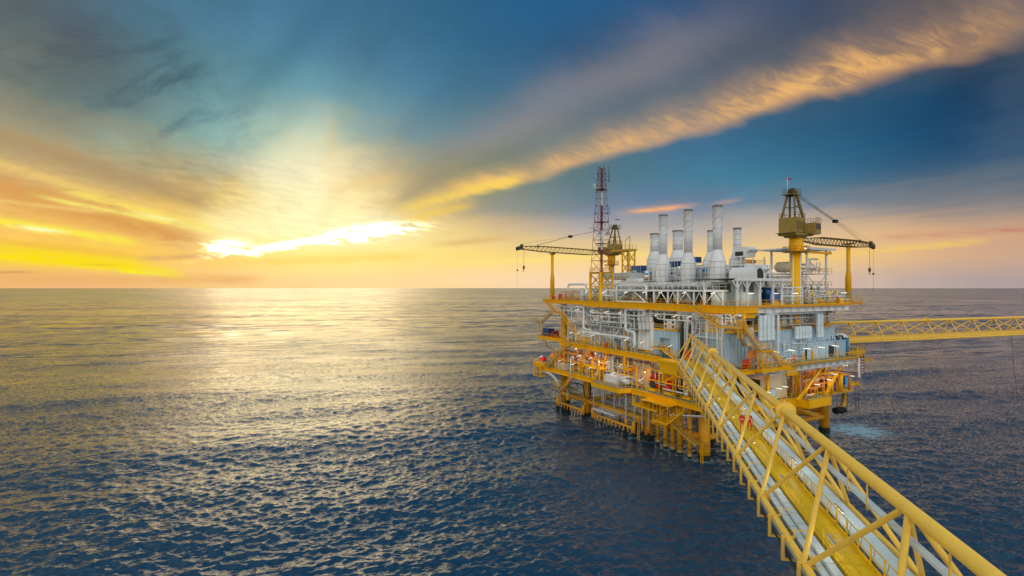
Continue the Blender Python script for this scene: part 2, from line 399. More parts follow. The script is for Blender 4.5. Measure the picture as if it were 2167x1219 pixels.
    foam_haze = t.m('MAXIMUM', foam_haze, ring*t.ss(n1*0.6+fn*0.4, 0.40, 0.60)*0.8)
    foam_haze = t.m('MINIMUM', foam_haze*0.95 + cap*0.0 + t.ss(dist, 150, 2500)*0.13, 1.0)     # sea colour painted paler with distance, standing in for haze
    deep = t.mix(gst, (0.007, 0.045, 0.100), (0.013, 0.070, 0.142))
    c = t.mix(foam_haze, deep, (0.40, 0.66, 0.80))
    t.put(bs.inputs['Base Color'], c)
    t.put(bs.inputs['Roughness'], t.mix(foam_haze, (0.10,)*3, (0.5,)*3))
    bs.inputs['IOR'].default_value = 1.48
    me.materials.append(m)
make_sea()
# ------------------------------------------------------------------ materials
MATS = {}
def mat(name, col, rough=0.45, metal=0.0, wear=0.25, rust=0.0, scale=0.8, ribs=None, emit=None, spec=None):
    if name in MATS: return MATS[name]
    m = bpy.data.materials.new(name); m.use_nodes = True; t = NT(m.node_tree); bs = t.n['Principled BSDF']
    if emit:
        bs.inputs['Base Color'].default_value = (*col, 1)
        bs.inputs['Emission Color'].default_value = (*col, 1); bs.inputs['Emission Strength'].default_value = emit
        MATS[name] = m; return m
    geo = t.node('ShaderNodeNewGeometry'); P = Q(t, geo.outputs['Position'])
    n = t.noise(P, scale, 5, 0.62); nf = t.noise(t.vm('MULTIPLY', P, (1, 1, 0.35)), scale*3.5, 5, 0.65)
    info = t.node('ShaderNodeObjectInfo'); rnd = Q(t, info.outputs['Random'])
    v = 1.0 + (n-0.5)*wear*1.2 + (rnd-0.5)*wear*0.35
    c = t.vm('SCALE', t.xyz(*col), scale=v)
    if wear > 0:
        grime = t.ss(nf, 0.52, 0.78)*min(0.55, wear*1.3)
        c = t.mix(grime, c, tuple(x*0.42+0.015 for x in col))
    if rust > 0:
        rs = t.ss(t.noise(t.vm('MULTIPLY', P, (1, 1, 0.5)), 1.6, 7, 0.7), 0.66-rust*0.22, 0.74-rust*0.1)
        c = t.mix(rs*0.85, c, (0.16, 0.045, 0.015))
    t.put(bs.inputs['Base Color'], c)
    t.put(bs.inputs['Roughness'], t.m('MINIMUM', rough + (nf-0.4)*0.35, 1.0))
    bs.inputs['Metallic'].default_value = metal
    bs.inputs['Specular IOR Level'].default_value = 0.3
    b = t.node('ShaderNodeBump'); b.inputs['Strength'].default_value = 0.25; b.inputs['Distance'].default_value = 0.01
    t.put(b.inputs['Height'], nf); t.l.new(b.outputs[0], bs.inputs['Normal'])
    MATS[name] = m; return m
YEL = mat('yellow_paint', (0.95, 0.48, 0.002), 0.42, rust=0.08, wear=0.14)
YELD = mat('weathered_yellow_paint', (0.60, 0.36, 0.040), 0.5, rust=0.25, wear=0.4)
BYEL = mat('bridge_yellow_paint', (0.96, 0.62, 0.10), 0.42, wear=0.20, rust=0.05, scale=0.5)
WYEL = mat('walkway_yellow_paint', (0.90, 0.60, 0.01), 0.45, wear=0.35)
LEGM = mat('splash_zone_yellow', (0.82, 0.40, 0.02), 0.5, rust=0.42, wear=0.35, scale=0.5)
WHT = mat('white_paint', (0.82, 0.84, 0.84), 0.40, wear=0.18, rust=0.03)
GRY = mat('grey_paint', (0.44, 0.48, 0.50), 0.5, wear=0.3)
CLAD = mat('aluminium_cladding', (0.74, 0.78, 0.82), 0.36, 0.15, wear=0.16, scale=0.5)
STK = mat('stack_cladding', (0.84, 0.87, 0.90), 0.42, 0.0, wear=0.12, scale=0.4)
BLU = mat('blue_grey_wall_paint', (0.42, 0.56, 0.66), 0.5, wear=0.18, scale=0.6)
DUCT = mat('pale_blue_duct', (0.68, 0.80, 0.86), 0.42, wear=0.12)
GRN = mat('green_deck_coating', (0.10, 0.19, 0.16), 0.7, wear=0.5)
GRT = mat('steel_grating', (0.20, 0.22, 0.21), 0.6, 0.3, wear=0.5)
DRK = mat('dark_steel', (0.035, 0.04, 0.045), 0.5, wear=0.4)
BRN = mat('bronze_crane_paint', (0.20, 0.135, 0.045), 0.5, wear=0.4, rust=0.15)
OLV = mat('crane_cab_paint', (0.36, 0.25, 0.055), 0.45, wear=0.4, rust=0.2)
RED = mat('red_paint', (0.62, 0.025, 0.02), 0.4, wear=0.25)
MAST = mat('mast_red_paint', (0.24, 0.03, 0.04), 0.5, wear=0.3)
ORG = mat('orange_paint', (0.78, 0.27, 0.05), 0.5, wear=0.25)
NAVY = mat('navy_paint', (0.02, 0.07, 0.22), 0.35, wear=0.25)
SKYB = mat('bright_blue_paint', (0.03, 0.25, 0.55), 0.4, wear=0.25)
CRM = mat('cream_paint', (0.66, 0.58, 0.42), 0.5, wear=0.3)
RUB = mat('black_rubber', (0.012, 0.012, 0.013), 0.7, wear=0.3)
MARN = mat('marine_growth', (0.018, 0.022, 0.018), 0.8, wear=0.6)
GLS = mat('dark_glass', (0.02, 0.03, 0.035), 0.08, wear=0.0)
CABLE = mat('wire_rope', (0.05, 0.05, 0.05), 0.5, wear=0.1)
SKIN = mat('skin', (0.42, 0.22, 0.13), 0.55, wear=0.1)
COVR = mat('red_coverall', (0.70, 0.05, 0.03), 0.8, wear=0.25)
TUBE = mat('fluorescent_tube', (1.0, 0.93, 0.80), emit=5.0)
SODI = mat('sodium_lamp', (1.0, 0.48, 0.12), emit=12.0)

# ------------------------------------------------------------------ frames
PA = R(28.5)
ORIG = Vector((39.1, 101.4, 0.0))
def pw(x, y, z):                       # platform frame -> world
    return Vector((ORIG.x + x*math.cos(PA) - y*math.sin(PA), ORIG.y + x*math.sin(PA) + y*math.cos(PA), z))
class Frame:
    def __init__(s, ang, org): s.a = ang; s.o = Vector(org)
    def w(s, p):
        c, n = math.cos(s.a), math.sin(s.a)
        return Vector((s.o.x + p[0]*c - p[1]*n, s.o.y + p[0]*n + p[1]*c, s.o.z + p[2]))
PF = Frame(PA, ORIG)
BF = Frame(R(-13.5), (0, 0, 0))        # the near bridge: x across, y along towards the platform
CUR = PF

# ------------------------------------------------------------------ mesh builder
class MB:
    def __init__(s): s.v = []; s.f = []; s.sm = []
    def add(s, vs, fs, smooth=False):
        b = len(s.v); s.v += [tuple(v) for v in vs]; s.f += [tuple(i+b for i in f) for f in fs]; s.sm += [smooth]*len(fs)
        return s
    def box(s, a, b):
        x0, x1 = sorted((a[0], b[0])); y0, y1 = sorted((a[1], b[1])); z0, z1 = sorted((a[2], b[2]))
        return s.add([(x0,y0,z0),(x1,y0,z0),(x1,y1,z0),(x0,y1,z0),(x0,y0,z1),(x1,y0,z1),(x1,y1,z1),(x0,y1,z1)],
              [(3,2,1,0),(4,5,6,7),(0,1,5,4),(1,2,6,5),(2,3,7,6),(3,0,4,7)])
    def beam(s, p, q, w, h=None):
        p = Vector(p); q = Vector(q); h = h or w; d = q-p
        if d.length < 1e-6: return s
        d.normalize(); up = Vector((0, 0, 1)) if abs(d.z) < 0.99 else Vector((1, 0, 0))
        a = d.cross(up).normalized()*w/2; c = a.cross(d).normalized()*h/2
        vs = [p-a-c, p+a-c, p+a+c, p-a+c, q-a-c, q+a-c, q+a+c, q-a+c]
        return s.add(vs, [(3,2,1,0),(4,5,6,7),(0,1,5,4),(1,2,6,5),(2,3,7,6),(3,0,4,7)])
    def ibeam(s, p, q, w, h):          # I section: two flanges and a web
        p = Vector(p); q = Vector(q); u = Vector((0, 0, h/2))
        s.beam(p+u, q+u, w, h*0.07); s.beam(p-u, q-u, w, h*0.07); s.beam(p, q, w*0.12, h*0.93); return s
    def tube(s, p, q, r, n=8, r2=None, caps=True):
        p = Vector(p); q = Vector(q); d = q-p
        if d.length < 1e-6: return s
        r2 = r if r2 is None else r2; d.normalize()
        up = Vector((0, 0, 1)) if abs(d.z) < 0.95 else Vector((1, 0, 0))
        a = d.cross(up).normalized(); c = a.cross(d).normalized(); vs = []
        for P_, rr in ((p, r), (q, r2)):
            for i in range(n):
                t = 2*math.pi*i/n; vs.append(P_ + (a*math.cos(t) + c*math.sin(t))*rr)
        s.add(vs, [(i, i+n, (i+1) % n+n, (i+1) % n) for i in range(n)], True)
        if caps:
            b = len(s.v)-2*n
            s.f += [tuple(b+i for i in range(n)), tuple(b+n+i for i in reversed(range(n)))]; s.sm += [False, False]
        return s
    def pipe(s, pts, r, n=8, bend=None):   # round pipe with rounded elbows
        pts = [Vector(p) for p in pts]; bend = bend or r*2.2; path = [pts[0]]
        for i in range(1, len(pts)-1):
            a, b, c = pts[i-1], pts[i], pts[i+1]
            da = (a-b); dc = (c-b); k = min(bend, da.length*0.45, dc.length*0.45)
            p0 = b+da.normalized()*k; p1 = b+dc.normalized()*k
            for t in (0, 0.33, 0.67, 1): path.append(p0*(1-t)**2 + b*2*t*(1-t) + p1*t*t)
        path.append(pts[-1]); base = len(s.v); prev = None
        for i, p in enumerate(path):
            d = (path[min(i+1, len(path)-1)] - path[max(i-1, 0)])
            if d.length < 1e-7: d = Vector((0, 0, 1))
            d.normalize()
            if prev is None:
                up = Vector((0, 0, 1)) if abs(d.z) < 0.9 else Vector((1, 0, 0)); a = d.cross(up).normalized()
            else:
                a = prev - d*prev.dot(d)
                if a.length < 1e-4: a = d.cross(Vector((0.3, 0.5, 0.8)))
                a.normalize()
            prev = a; c = d.cross(a)
            for k in range(n):
                t = 2*math.pi*k/n; s.v.append(tuple(p + (a*math.cos(t)+c*math.sin(t))*r))
        for i in range(len(path)-1):
            for k in range(n):
                s.f.append((base+i*n+k, base+i*n+(k+1) % n, base+(i+1)*n+(k+1) % n, base+(i+1)*n+k)); s.sm.append(True)
        m = len(path)-1
        s.f += [tuple(base+k for k in reversed(range(n))), tuple(base+m*n+k for k in range(n))]; s.sm += [False, False]
        return s
    def lathe(s, c, prof, n=16, axis='z', sm=True):  # prof: (radius, along)
        vs = []
        for r, h in prof:
            for i in range(n):
                t = 2*math.pi*i/n; a, b = r*math.cos(t), r*math.sin(t)
                vs.append({'z': (c[0]+a, c[1]+b, c[2]+h), 'x': (c[0]+h, c[1]+a, c[2]+b), 'y': (c[0]+b, c[1]+h, c[2]+a)}[axis])
        fs = []
        for j in range(len(prof)-1):
            for i in range(n): fs.append((j*n+i, j*n+(i+1) % n, (j+1)*n+(i+1) % n, (j+1)*n+i))
        s.add(vs, fs, sm); b = len(s.v)-len(vs); L = (len(prof)-1)*n
        s.f += [tuple(b+i for i in reversed(range(n))), tuple(b+L+i for i in range(n))]; s.sm += [False, False]
        return s
    def prism(s, poly, z0, z1):
        n = len(poly)
        s.add([(x, y, z0) for x, y in poly]+[(x, y, z1) for x, y in poly],
              [tuple(reversed(range(n))), tuple(range(n, 2*n))]+[(i, (i+1) % n, (i+1) % n+n, i+n) for i in range(n)]); return s
    def ext(s, poly, p0, ax, ay, dvec):     # polygon in plane (ax, ay) at p0, extruded along dvec
        p0 = Vector(p0); ax = Vector(ax); ay = Vector(ay); d = Vector(dvec); n = len(poly)
        vs = [p0+ax*a+ay*b for a, b in poly]; vs += [v+d for v in vs]
        s.add(vs, [tuple(reversed(range(n))), tuple(range(n, 2*n))]+[(i, (i+1) % n, (i+1) % n+n, i+n) for i in range(n)]); return s
    def ball(s, c, r, n=10, m=6, sc=(1, 1, 1)):
        prof = [(max(r*math.sin(math.pi*j/m), 0.001), -r*math.cos(math.pi*j/m)) for j in range(m+1)]
        vs = []; 
        for rr, h in prof:
            for i in range(n):
                t = 2*math.pi*i/n; vs.append((c[0]+rr*math.cos(t)*sc[0], c[1]+rr*math.sin(t)*sc[1], c[2]+h*sc[2]))
        s.add(vs, [(j*n+i, j*n+(i+1) % n, (j+1)*n+(i+1) % n, (j+1)*n+i) for j in range(m) for i in range(n)], True); return s
    def empty(s): return not s.v

def root_of(o):
    while o.parent: o = o.parent
    return o
ROOTORG = {}
def tagit(o, label=None, cat=None, group=None, kind=None):
    if label: o['label'] = label
    if cat: o['category'] = cat
    if group: o['group'] = group
    if kind: o['kind'] = kind
    return o
def thing(name, label, cat, at, group=None, rz=0.0, frame=None):
    fr = frame or CUR
    o = bpy.data.objects.new(name, None); COL.objects.link(o); o.empty_display_size = 0.2
    o.location = fr.w(at); o.rotation_euler = (0, 0, fr.a+rz); ROOTORG[o.name] = (Vector(at), rz)
    return tagit(o, label, cat, group)
def mesh(name, mb, m, org=Vector((0, 0, 0))):
    me = bpy.data.meshes.new(name)
    me.from_pydata([(v[0]-org[0], v[1]-org[1], v[2]-org[2]) for v in mb.v], [], mb.f)
    me.polygons.foreach_set('use_smooth', mb.sm); me.materials.append(m); me.update()
    return me
def part(name, mb, m, parent, label=None, kind=None, local=False):
    org = Vector((0, 0, 0)) if local else ROOTORG[root_of(parent).name][0]
    o = bpy.data.objects.new(name, mesh(name, mb, m, org)); COL.objects.link(o); o.parent = parent
    return tagit(o, label, kind=kind)
def share(name, me, parent, loc, rz=0.0, label=None):      # one more piece with shared mesh data, placed in its thing's frame
    o = bpy.data.objects.new(name, me); COL.objects.link(o); o.parent = parent
    org = ROOTORG[root_of(parent).name][0]; o.location = Vector(loc)-org; o.rotation_euler = (0, 0, rz)
    return tagit(o, label)
def copy_tree(o, parent=None, loc=None, rz=None, label=None, frame=None):
    c = o.copy(); COL.objects.link(c); c.parent = parent
    if parent is None and loc is not None:
        fr = frame or CUR
        c.location = fr.w(loc); c.rotation_euler = (0, 0, fr.a+(rz or 0)); ROOTORG[c.name] = (Vector(loc), rz or 0)
        if label: c['label'] = label
    for ch in list(o.children): copy_tree(ch, c)
    return c
ORD = ['first','second','third','fourth','fifth','sixth','seventh','eighth','ninth','tenth','eleventh','twelfth','thirteenth','fourteenth','fifteenth','sixteenth','seventeenth','eighteenth','nineteenth','twentieth']

def rail(mb, pts, h=1.1, step=1.5, r=0.028, mid=True, toe=True):   # handrail run along a list of deck points
    for a, b in zip(pts[:-1], pts[1:]):
        a = Vector(a); b = Vector(b); n = max(1, round((b-a).length/step))
        for i in range(n+1):
            p = a.lerp(b, i/n); mb.beam(p, p+Vector((0, 0, h)), r*2.2)
        u = Vector((0, 0, h)); mb.beam(a+u, b+u, r*2.4)
        if mid: mb.beam(a+u*0.5, b+u*0.5, r*1.8)
        if toe: mb.beam(a+Vector((0, 0, 0.07)), b+Vector((0, 0, 0.07)), 0.02, 0.14)
    return mb
def lattice(mb_, a, b, w, n, r, rb, up=(0, 0, 1), taper=1.0, zig=True):
    """square lattice girder from a to b: chords of radius r, bracing rb"""
    a = Vector(a); b = Vector(b); d = (b-a).normalized(); s_ = d.cross(Vector(up)).normalized(); t_ = s_.cross(d).normalized()
    def c(i, k):
        f = k/n; ww = w*(1+(taper-1)*f)/2
        return a.lerp(b, f) + s_*((-1, 1, 1, -1)[i])*ww + t_*((-1, -1, 1, 1)[i])*ww
    for i in range(4):
        mb_.tube(c(i, 0), c(i, n), r, 6, caps=False)
    for k in range(n):
        for i in range(4):
            j = (i+1) % 4
            if k % 2 == 0: mb_.tube(c(i, k), c(j, k+1), rb, 4, caps=False)
            else: mb_.tube(c(j, k), c(i, k+1), rb, 4, caps=False)
            mb_.tube(c(i, k+1), c(j, k+1), rb, 4, caps=False)
    return mb_
# ================================================================== NEAR BRIDGE
CUR = BF
def truss_bridge(fr, label, aL, aT, aR, zb, zt, t0, t1, tn, flange_at, step=9.0, rt=0.31, rb_=0.20, rd=0.135, style='warren'):
    """triangular truss: one top chord, two bottom chords, warren bracing; x across, y along"""
    global CUR
    CUR = fr
    o = thing('truss_bridge', label, 'bridge', (aT, (t0+t1)/2, zb))
    m = MB()
    ts = [t for t in flange_at if t0 < t < t1]
    m.tube((aT, t0, zt), (aT, t1, zt), rt, 20)
    top = part('top_chord', m, BYEL, o)
    for t in ts:
        f = MB(); f.lathe((aT, t, zt), [(rt, -0.7), (rt+0.08, -0.65), (rt+0.13, -0.36), (rt+0.42, -0.34), (rt+0.42, -0.29), (rt+0.10, -0.27), (rt+0.06, 0.34), (rt+0.30, 0.36), (rt+0.30, 0.41), (rt+0.13, 0.43), (rt+0.08, 0.9), (rt, 0.95)], 40, 'y', sm=False)
        f.ext([(-.2, 0), (.45, 0), (.45, .2), (.25, .5), (.0, .5), (-.2, .2)], (aT+.06, t, zt+rt-.05), (0, 1, 0), (0, 0, 1), (-.12, 0, 0))
        part('flange', f, BYEL, top)
    for a in (aL, aR):
        part('bottom_chord', MB().tube((a, t0, zb), (a, t1, zb), rb_, 14), BYEL, o)
    k0 = math.ceil((t0-tn)/step); k1 = math.floor((t1-tn)/step)
    meshes = {}
    for k in range(k0, k1+1):
        tt = tn+k*step
        for a in (aL, aR):
            if style == 'pratt':
                for te in (tt, tt+(step if a > 0 else -step)):
                    if t0 <= te <= t1: part('diagonal_brace', MB().tube((aT, tt, zt-0.15), (a, te, zb+0.08), rd, 10, caps=False), BYEL, o)
                continue
            for ds in (-0.5, 0.5):
                te = tt+ds*step
                if te < t0 or te > t1+step*0.1: continue
                te = min(te, t1-0.1)
                rr = rd if ds > 0 else rd*1.08
                part('diagonal_brace', MB().tube((aT+(0.1 if a > aT else -0.1), tt+ds*0.5, zt-0.15), (a, te-ds*0.4, zb+0.08), rr, 10, caps=False), BYEL, o)
    return o
B1 = truss_bridge(BF, 'big yellow tubular truss footbridge running from the lower right corner to the platform', 9.01, 11.67, 14.32, 20.2, 25.4, -6.0, 110.5, 43.1, [43.1, 79.1, 7.1])
T0, T1 = -6.0, 108.5
m = MB()
for k in range(int((T1-T0)/3.0)):
    t = T0+1.1+k*3.0
    m.ibeam((9.0, t, 19.93), (14.3, t, 19.93), 0.16, 0.26)
part('floor_beams', m, BYEL, B1, kind='stuff')
# horizontal plan bracing between the bottom chords
tt = 38.6-9*5
while tt < T1-9:
    for s_ in (0, 1):
        p, q = ((9.01, tt, 20.2), (14.32, tt+4.5, 20.2)) if s_ == 0 else ((14.32, tt+4.5, 20.2), (9.01, tt+9, 20.2))
        part('plan_brace', MB().tube(p, q, 0.085, 8, caps=False), BYEL, B1)
    tt += 9.0
# walkway planks: chequer plates with upstands
for k in range(int((T1-T0)/3.0)):
    t = T0+k*3.0
    mm = MB().box((10.62, t+0.02, 20.26), (12.25, t+2.98, 20.30))
    for i in range(1, 5): mm.box((10.62+i*0.33-0.012, t+0.02, 20.300), (10.62+i*0.33+0.012, t+2.98, 20.318))
    part('walkway_plate', mm, WYEL, B1)
for a in (10.60, 12.27):
    part('kick_plate', MB().box((a-0.01, T0, 20.28), (a+0.01, T1, 20.52)), WYEL, B1)
for a in (10.58, 12.30):
    part('railing', rail(MB(), [(a, T0, 20.3), (a, T1, 20.3)], 1.1, 1.5, 0.022, toe=False), WYEL, B1)
# left: two covered cable trays; right: wide ribbed duct
for x0, x1, z0, z1, nm in ((9.40, 9.78, 20.30, 20.42, 'cable_tray'), (9.86, 10.30, 20.36, 20.62, 'cable_tray')):
    for k in range(int((T1-T0)/6.0)):
        t = T0+k*6.0; tr = part(nm, MB().box((x0, t+0.015, z0), (x1, t+5.985, z1)), DUCT, B1)
        for q in range(4): part('strap', MB().box((x0-.012, t+.7+q*1.5, z0-.01), (x1+.012, t+.76+q*1.5, z1+.012)), GRY, tr)
for k in range(int((T1-T0)/6.0)):
    t = T0+k*6.0
    mm = MB().box((12.58, t, 20.30), (13.92, t+6.0, 20.42))
    for i in range(30): mm.box((12.57, t+0.08+i*0.2, 20.42), (13.93, t+0.13+i*0.2, 20.455))
    part('duct_cover', mm, DUCT, B1)
for k in range(int((T1-T0)/1.5)):
    pass
mm = MB()
for k in range(int((T1-T0)/1.5)):
    t = T0+0.4+k*1.5
    mm.beam((12.44, t, 20.2), (12.44, t, 21.15), 0.035); mm.beam((12.52, t, 20.5), (12.62, t, 21.0), 0.03)
part('duct_hangers', mm, YELD, B1, kind='stuff')
# hung tray under the top chord
for k in range(int((T1-T0)/9.0)+1):
    t = 38.6-9*5+k*9.0
    if t > T1-4: break
    part('overhead_tray', MB().box((11.50, t-4.49, 24.05), (11.84, t+4.49, 24.20)), DUCT, B1)
    for d in (-1.15, 1.15):
        part('tray_hanger', MB().box((11.43, t+d-0.05, 23.98), (11.48, t+d+0.05, 25.15)).box((11.43, t+d-0.06, 23.96), (11.92, t+d+0.06, 24.04)), BYEL, B1)
# outboard brackets with pipes hanging along the left side
for k in range(int((T1-T0)/2.91)):
    t = T0+0.6+k*2.91
    mb = MB().box((8.60, t-0.09, 19.05), (8.76, t+0.09, 20.35)).box((8.60, t-0.07, 18.92), (10.3, t+0.07, 19.05)).box((10.2, t-0.07, 18.92), (10.32, t+0.07, 20.0))
    mb.box((8.60, t-0.07, 20.30), (9.35, t+0.07, 20.38)).beam((9.3, t, 20.4), (9.3, t, 20.9), 0.05).beam((9.3, t, 20.72), (9.95, t, 20.80), 0.045)
    part('pipe_bracket', mb, BYEL, B1)
for i, (x, z, r, mt) in enumerate(((9.35, 19.22, 0.13, GRY), (9.75, 19.20, 0.10, DRK), (10.05, 19.2, 0.07, GRY), (8.98, 19.18, 0.07, DRK))):
    part('service_pipe', MB().tube((x, T0, z), (x, T1, z), r, 8), mt, B1)
# strip lamps on the bridge
def strip_lamp(name_label, cat_group, at, axis='y', length=1.25, h=0.0, tilt=0.0, power=62.0, pole=None, frame=None, inward=(0, 0), emat=None):
    o = thing('strip_light', name_label, 'lamp', at, cat_group, frame=frame)
    x, y, z = at; d = (length/2, 0, tilt*length/2) if axis == 'x' else (0, length/2, tilt*length/2)
    p = Vector(at); v = Vector(d)
    part('housing', MB().beam(p-v, p+v, 0.13, 0.07), GRY, o)
    part('tube', MB().beam(p-v*0.94-Vector((0, 0, 0.065)), p+v*0.94-Vector((0, 0, 0.065)), 0.05, 0.05), emat or TUBE, o)
    ld = bpy.data.lights.get('strip_light_glow_'+str(power)) or bpy.data.lights.new('strip_light_glow_'+str(power), 'POINT'); ld.energy = power; ld.color = (1.0, .93, .80); ld.shadow_soft_size = .06
    lo = bpy.data.objects.new('lamp_glow', ld); COL.objects.link(lo); lo.parent = o; lo.location = (0, 0, -.12) if power < 30 else (-.35, -.35, -.6)
    if pole:
        b = Vector(pole)
        part('lamp_post', MB().pipe([b, (b.x, b.y, z+0.10), (x, y, z+0.10), (x, y, z+0.03)], 0.03, 6), YELD, o)
    return o
lamp_ts = []
k = 0
for i in range(10):
    t = 34.6+9.0*(i-4)
    if t > T1-2 or t < 4: continue
    lamp_ts.append(('right', t)); 
    if t-4.4 > 4: lamp_ts.append(('left', t-4.4))
cnt = {'right': 0, 'left': 0}
for side, t in sorted(lamp_ts, key=lambda q: q[1]):
    a, pa = (12.42, 12.30) if side == 'right' else (10.46, 10.58)
    lab = '%s lit strip lamp from the near end on the %s handrail of the big footbridge' % (ORD[cnt[side]], side)
    cnt[side] += 1
    strip_lamp(lab, 'strip lamps along the footbridge', (a, t, 21.45), 'y', 1.2, pole=(pa, t, 20.3), frame=BF, power=9.0)
# water/air hose reels and a small cabinet on the walkway
o = thing('junction_box', 'small grey post with a junction box beside the walkway near the bottom edge', 'junction box', (12.1, 24.0, 20.3))
part('post', MB().tube((12.1, 24.0, 20.3), (12.1, 24.0, 22.1), 0.05, 8), GRY, o); part('box', MB().box((11.95, 23.9, 21.8), (12.25, 24.1, 22.2)), GRY, o)

# ------------------------------------------------------------------ people
def person(at, rz, label, arm=0.3, step_=0.15, frame=None, helmet=WHT):
    o = thing('person', label, 'person', at, rz=rz, frame=frame)
    me = bpy.data.meshes.new('body')
    J = {'pel': (0, 0, 0.98, .15), 'waist': (0, 0, 1.12, .135), 'chest': (0, 0.01, 1.34, .165), 'neck0': (0, 0, 1.47, .09), 'neck': (0, 0.01, 1.53, .058), 'head': (0, 0.02, 1.62, .088), 'top': (0, 0.01, 1.72, .075),
         'lh': (-.1, 0, .92, .105), 'lk': (-.12, step_, .5, .068), 'la': (-.12, step_*0.5, .09, .045), 'lt': (-.13, step_*0.5+.17, .04, .04),
         'rh': (.1, 0, .92, .105), 'rk': (.12, -step_*0.3, .5, .068), 'ra': (.12, -step_*1.3, .1, .045), 'rt': (.13, -step_*1.3+.17, .04, .04),
         'ls': (-.2, 0, 1.42, .07), 'le': (-.27, -arm*0.2, 1.16, .05), 'lw': (-.24, arm*0.6, .98, .036), 'lf': (-.22, arm*0.8, .93, .035),
         'rs': (.2, 0, 1.42, .07), 're': (.27, -arm*0.3, 1.16, .05), 'rw': (.24, arm*0.5, 1.0, .036), 'rf': (.22, arm*0.75, .96, .035)}
    E_ = [('pel', 'waist'), ('waist', 'chest'), ('chest', 'neck0'), ('neck0', 'neck'), ('neck', 'head'), ('head', 'top'), ('pel', 'lh'), ('lh', 'lk'), ('lk', 'la'), ('la', 'lt'), ('pel', 'rh'), ('rh', 'rk'), ('rk', 'ra'), ('ra', 'rt'),
          ('chest', 'ls'), ('ls', 'le'), ('le', 'lw'), ('lw', 'lf'), ('chest', 'rs'), ('rs', 're'), ('re', 'rw'), ('rw', 'rf')]
    keys = list(J)
    me.from_pydata([J[k_][:3] for k_ in keys], [(keys.index(a), keys.index(b)) for a, b in E_], [])
    b = bpy.data.objects.new('body', me); COL.objects.link(b)
    md = b.modifiers.new('s', 'SKIN'); md.use_smooth_shade = True
    for i, k_ in enumerate(keys):
        me.skin_vertices[0].data[i].radius = (J[k_][3], J[k_][3]*(0.8 if k_ in ('pel', 'waist', 'chest') else 1)); me.skin_vertices[0].data[i].use_root = (k_ == 'pel')
    b.modifiers.new('u', 'SUBSURF').levels = 1
    dg = bpy.context.evaluated_depsgraph_get(); ev = b.evaluated_get(dg)
    nm = bpy.data.meshes.new_from_object(ev); bpy.data.objects.remove(b)
    nm.materials.clear(); nm.materials.append(COVR); nm.materials.append(SKIN); nm.materials.append(RUB)
    for p in nm.polygons:
        c = p.center; p.use_smooth = True
        if c.z > 1.52: p.material_index = 1
        elif c.z < 0.13: p.material_index = 2
        elif abs(c.x) > 0.17 and c.z < 0.985: p.material_index = 1
    bo = bpy.data.objects.new('body', nm); COL.objects.link(bo); bo.parent = o
    part('hard_hat', MB().lathe((0, 0.01, 1.68), [(.15, 0), (.13, .012), (.118, .07), (.075, .125), (.01, .14)], 14), helmet, o, local=True)
    part('reflective_band', MB().lathe((0, 0, 1.14), [(.155, 0), (.158, .05)], 12), WHT, o, local=True)
    return o
person((11.05, 55.6, 20.32), R(175), 'person in red coveralls and white helmet on the footbridge walkway, left of the pair', frame=BF)
person((11.85, 56.0, 20.32), R(190), 'person in red coveralls and white helmet on the footbridge walkway, right of the pair', arm=0.45, frame=BF)

# ================================================================== FAR BRIDGE
FB = Frame(R(-71.6), (84.0, 137.0, 0))
CUR = FB
B2 = truss_bridge(FB, 'thinner yellow truss bridge leaving the right side of the platform towards the right edge', -2.6, 0.0, 2.6, 20.0, 25.3, 2.0, 190.0, 11.8, [43.3, 96.1, 148.8], step=10.55, rt=0.40, rb_=0.30, rd=0.17, style='pratt')
part('side_girder', MB().box((2.2, -12, 20.35), (2.35, 190, 21.5)).box((2.05, -12, 21.5), (2.5, 190, 21.6)), BYEL, B2)
part('deck_plate', MB().box((-1.9, -12, 20.1), (1.9, 190, 20.2)), YELD, B2)
part('railing', rail(MB(), [(-1.6, -12, 20.2), (-1.6, 190, 20.2)], 1.9, 2.4, 0.03, toe=False), YELD, B2)
for x in (-0.8, 0.2, 1.1): part('service_pipe', MB().tube((x, -12, 20.5), (x, 190, 20.5), 0.16, 6), YELD, B2)
o = thing('rope', 'thin dark line hanging from the far bridge down into the water', 'rope', (2.9, 78.0, 0.0), frame=FB)
part('line', MB().pipe([(2.9, 78, 20), (2.6, 80, 10), (2.5, 82, -0.5)], 0.05, 5), CABLE, o)
o['label'] = 'thin dark line hanging from the far bridge down into the water'
CUR = PF
# ================================================================== THE PLATFORM
ZU, ZM, ZC, ZI = 31.6, 20.2, 12.2, 26.6          # upper, mid, cellar decks; intermediate level
PL = thing('offshore_platform', 'large yellow offshore gas platform of three decks standing in the sea on yellow legs', 'platform', (0, 0, 0))
rnd = random.Random(11)
# ---- legs
def leg(x, y, r, z1, z0=-3.0):
    o = part('leg', MB().tube((x, y, 1.25), (x, y, z1), r, 24), LEGM, PL)
    part('splash_zone_band', MB().tube((x, y, z0), (x, y, 1.25), r*1.04, 24), MARN, o)
    b = MB()
    for z in (2.0, 2.6): b.lathe((x, y, z), [(r+0.01, 0), (r+0.04, 0.02), (r+0.04, 0.10), (r+0.01, 0.12)], 24, sm=False)
    part('weld_ring', b, RUB if r < .6 else YELD, o)
    return o
LEGS = [(0, 0, 1.13), (0, 15.6, 1.10), (0, 39, 1.1), (0.6, 51, 0.95), (42, 0, 1.13), (42, 39, 1.1), (21, 15.6, 1.1), (21, 39, 1.1), (42, 15.6, 1.1)]
for x, y, r in LEGS:
    leg(x, y, r, 9.6 if (x, y) == (0, 0) else ZC if y == 0 and x == 0 else 30.2)
part('column', MB().tube((0, 0, 10.9), (0, 0, 30.2), 0.75, 16), YEL, PL)
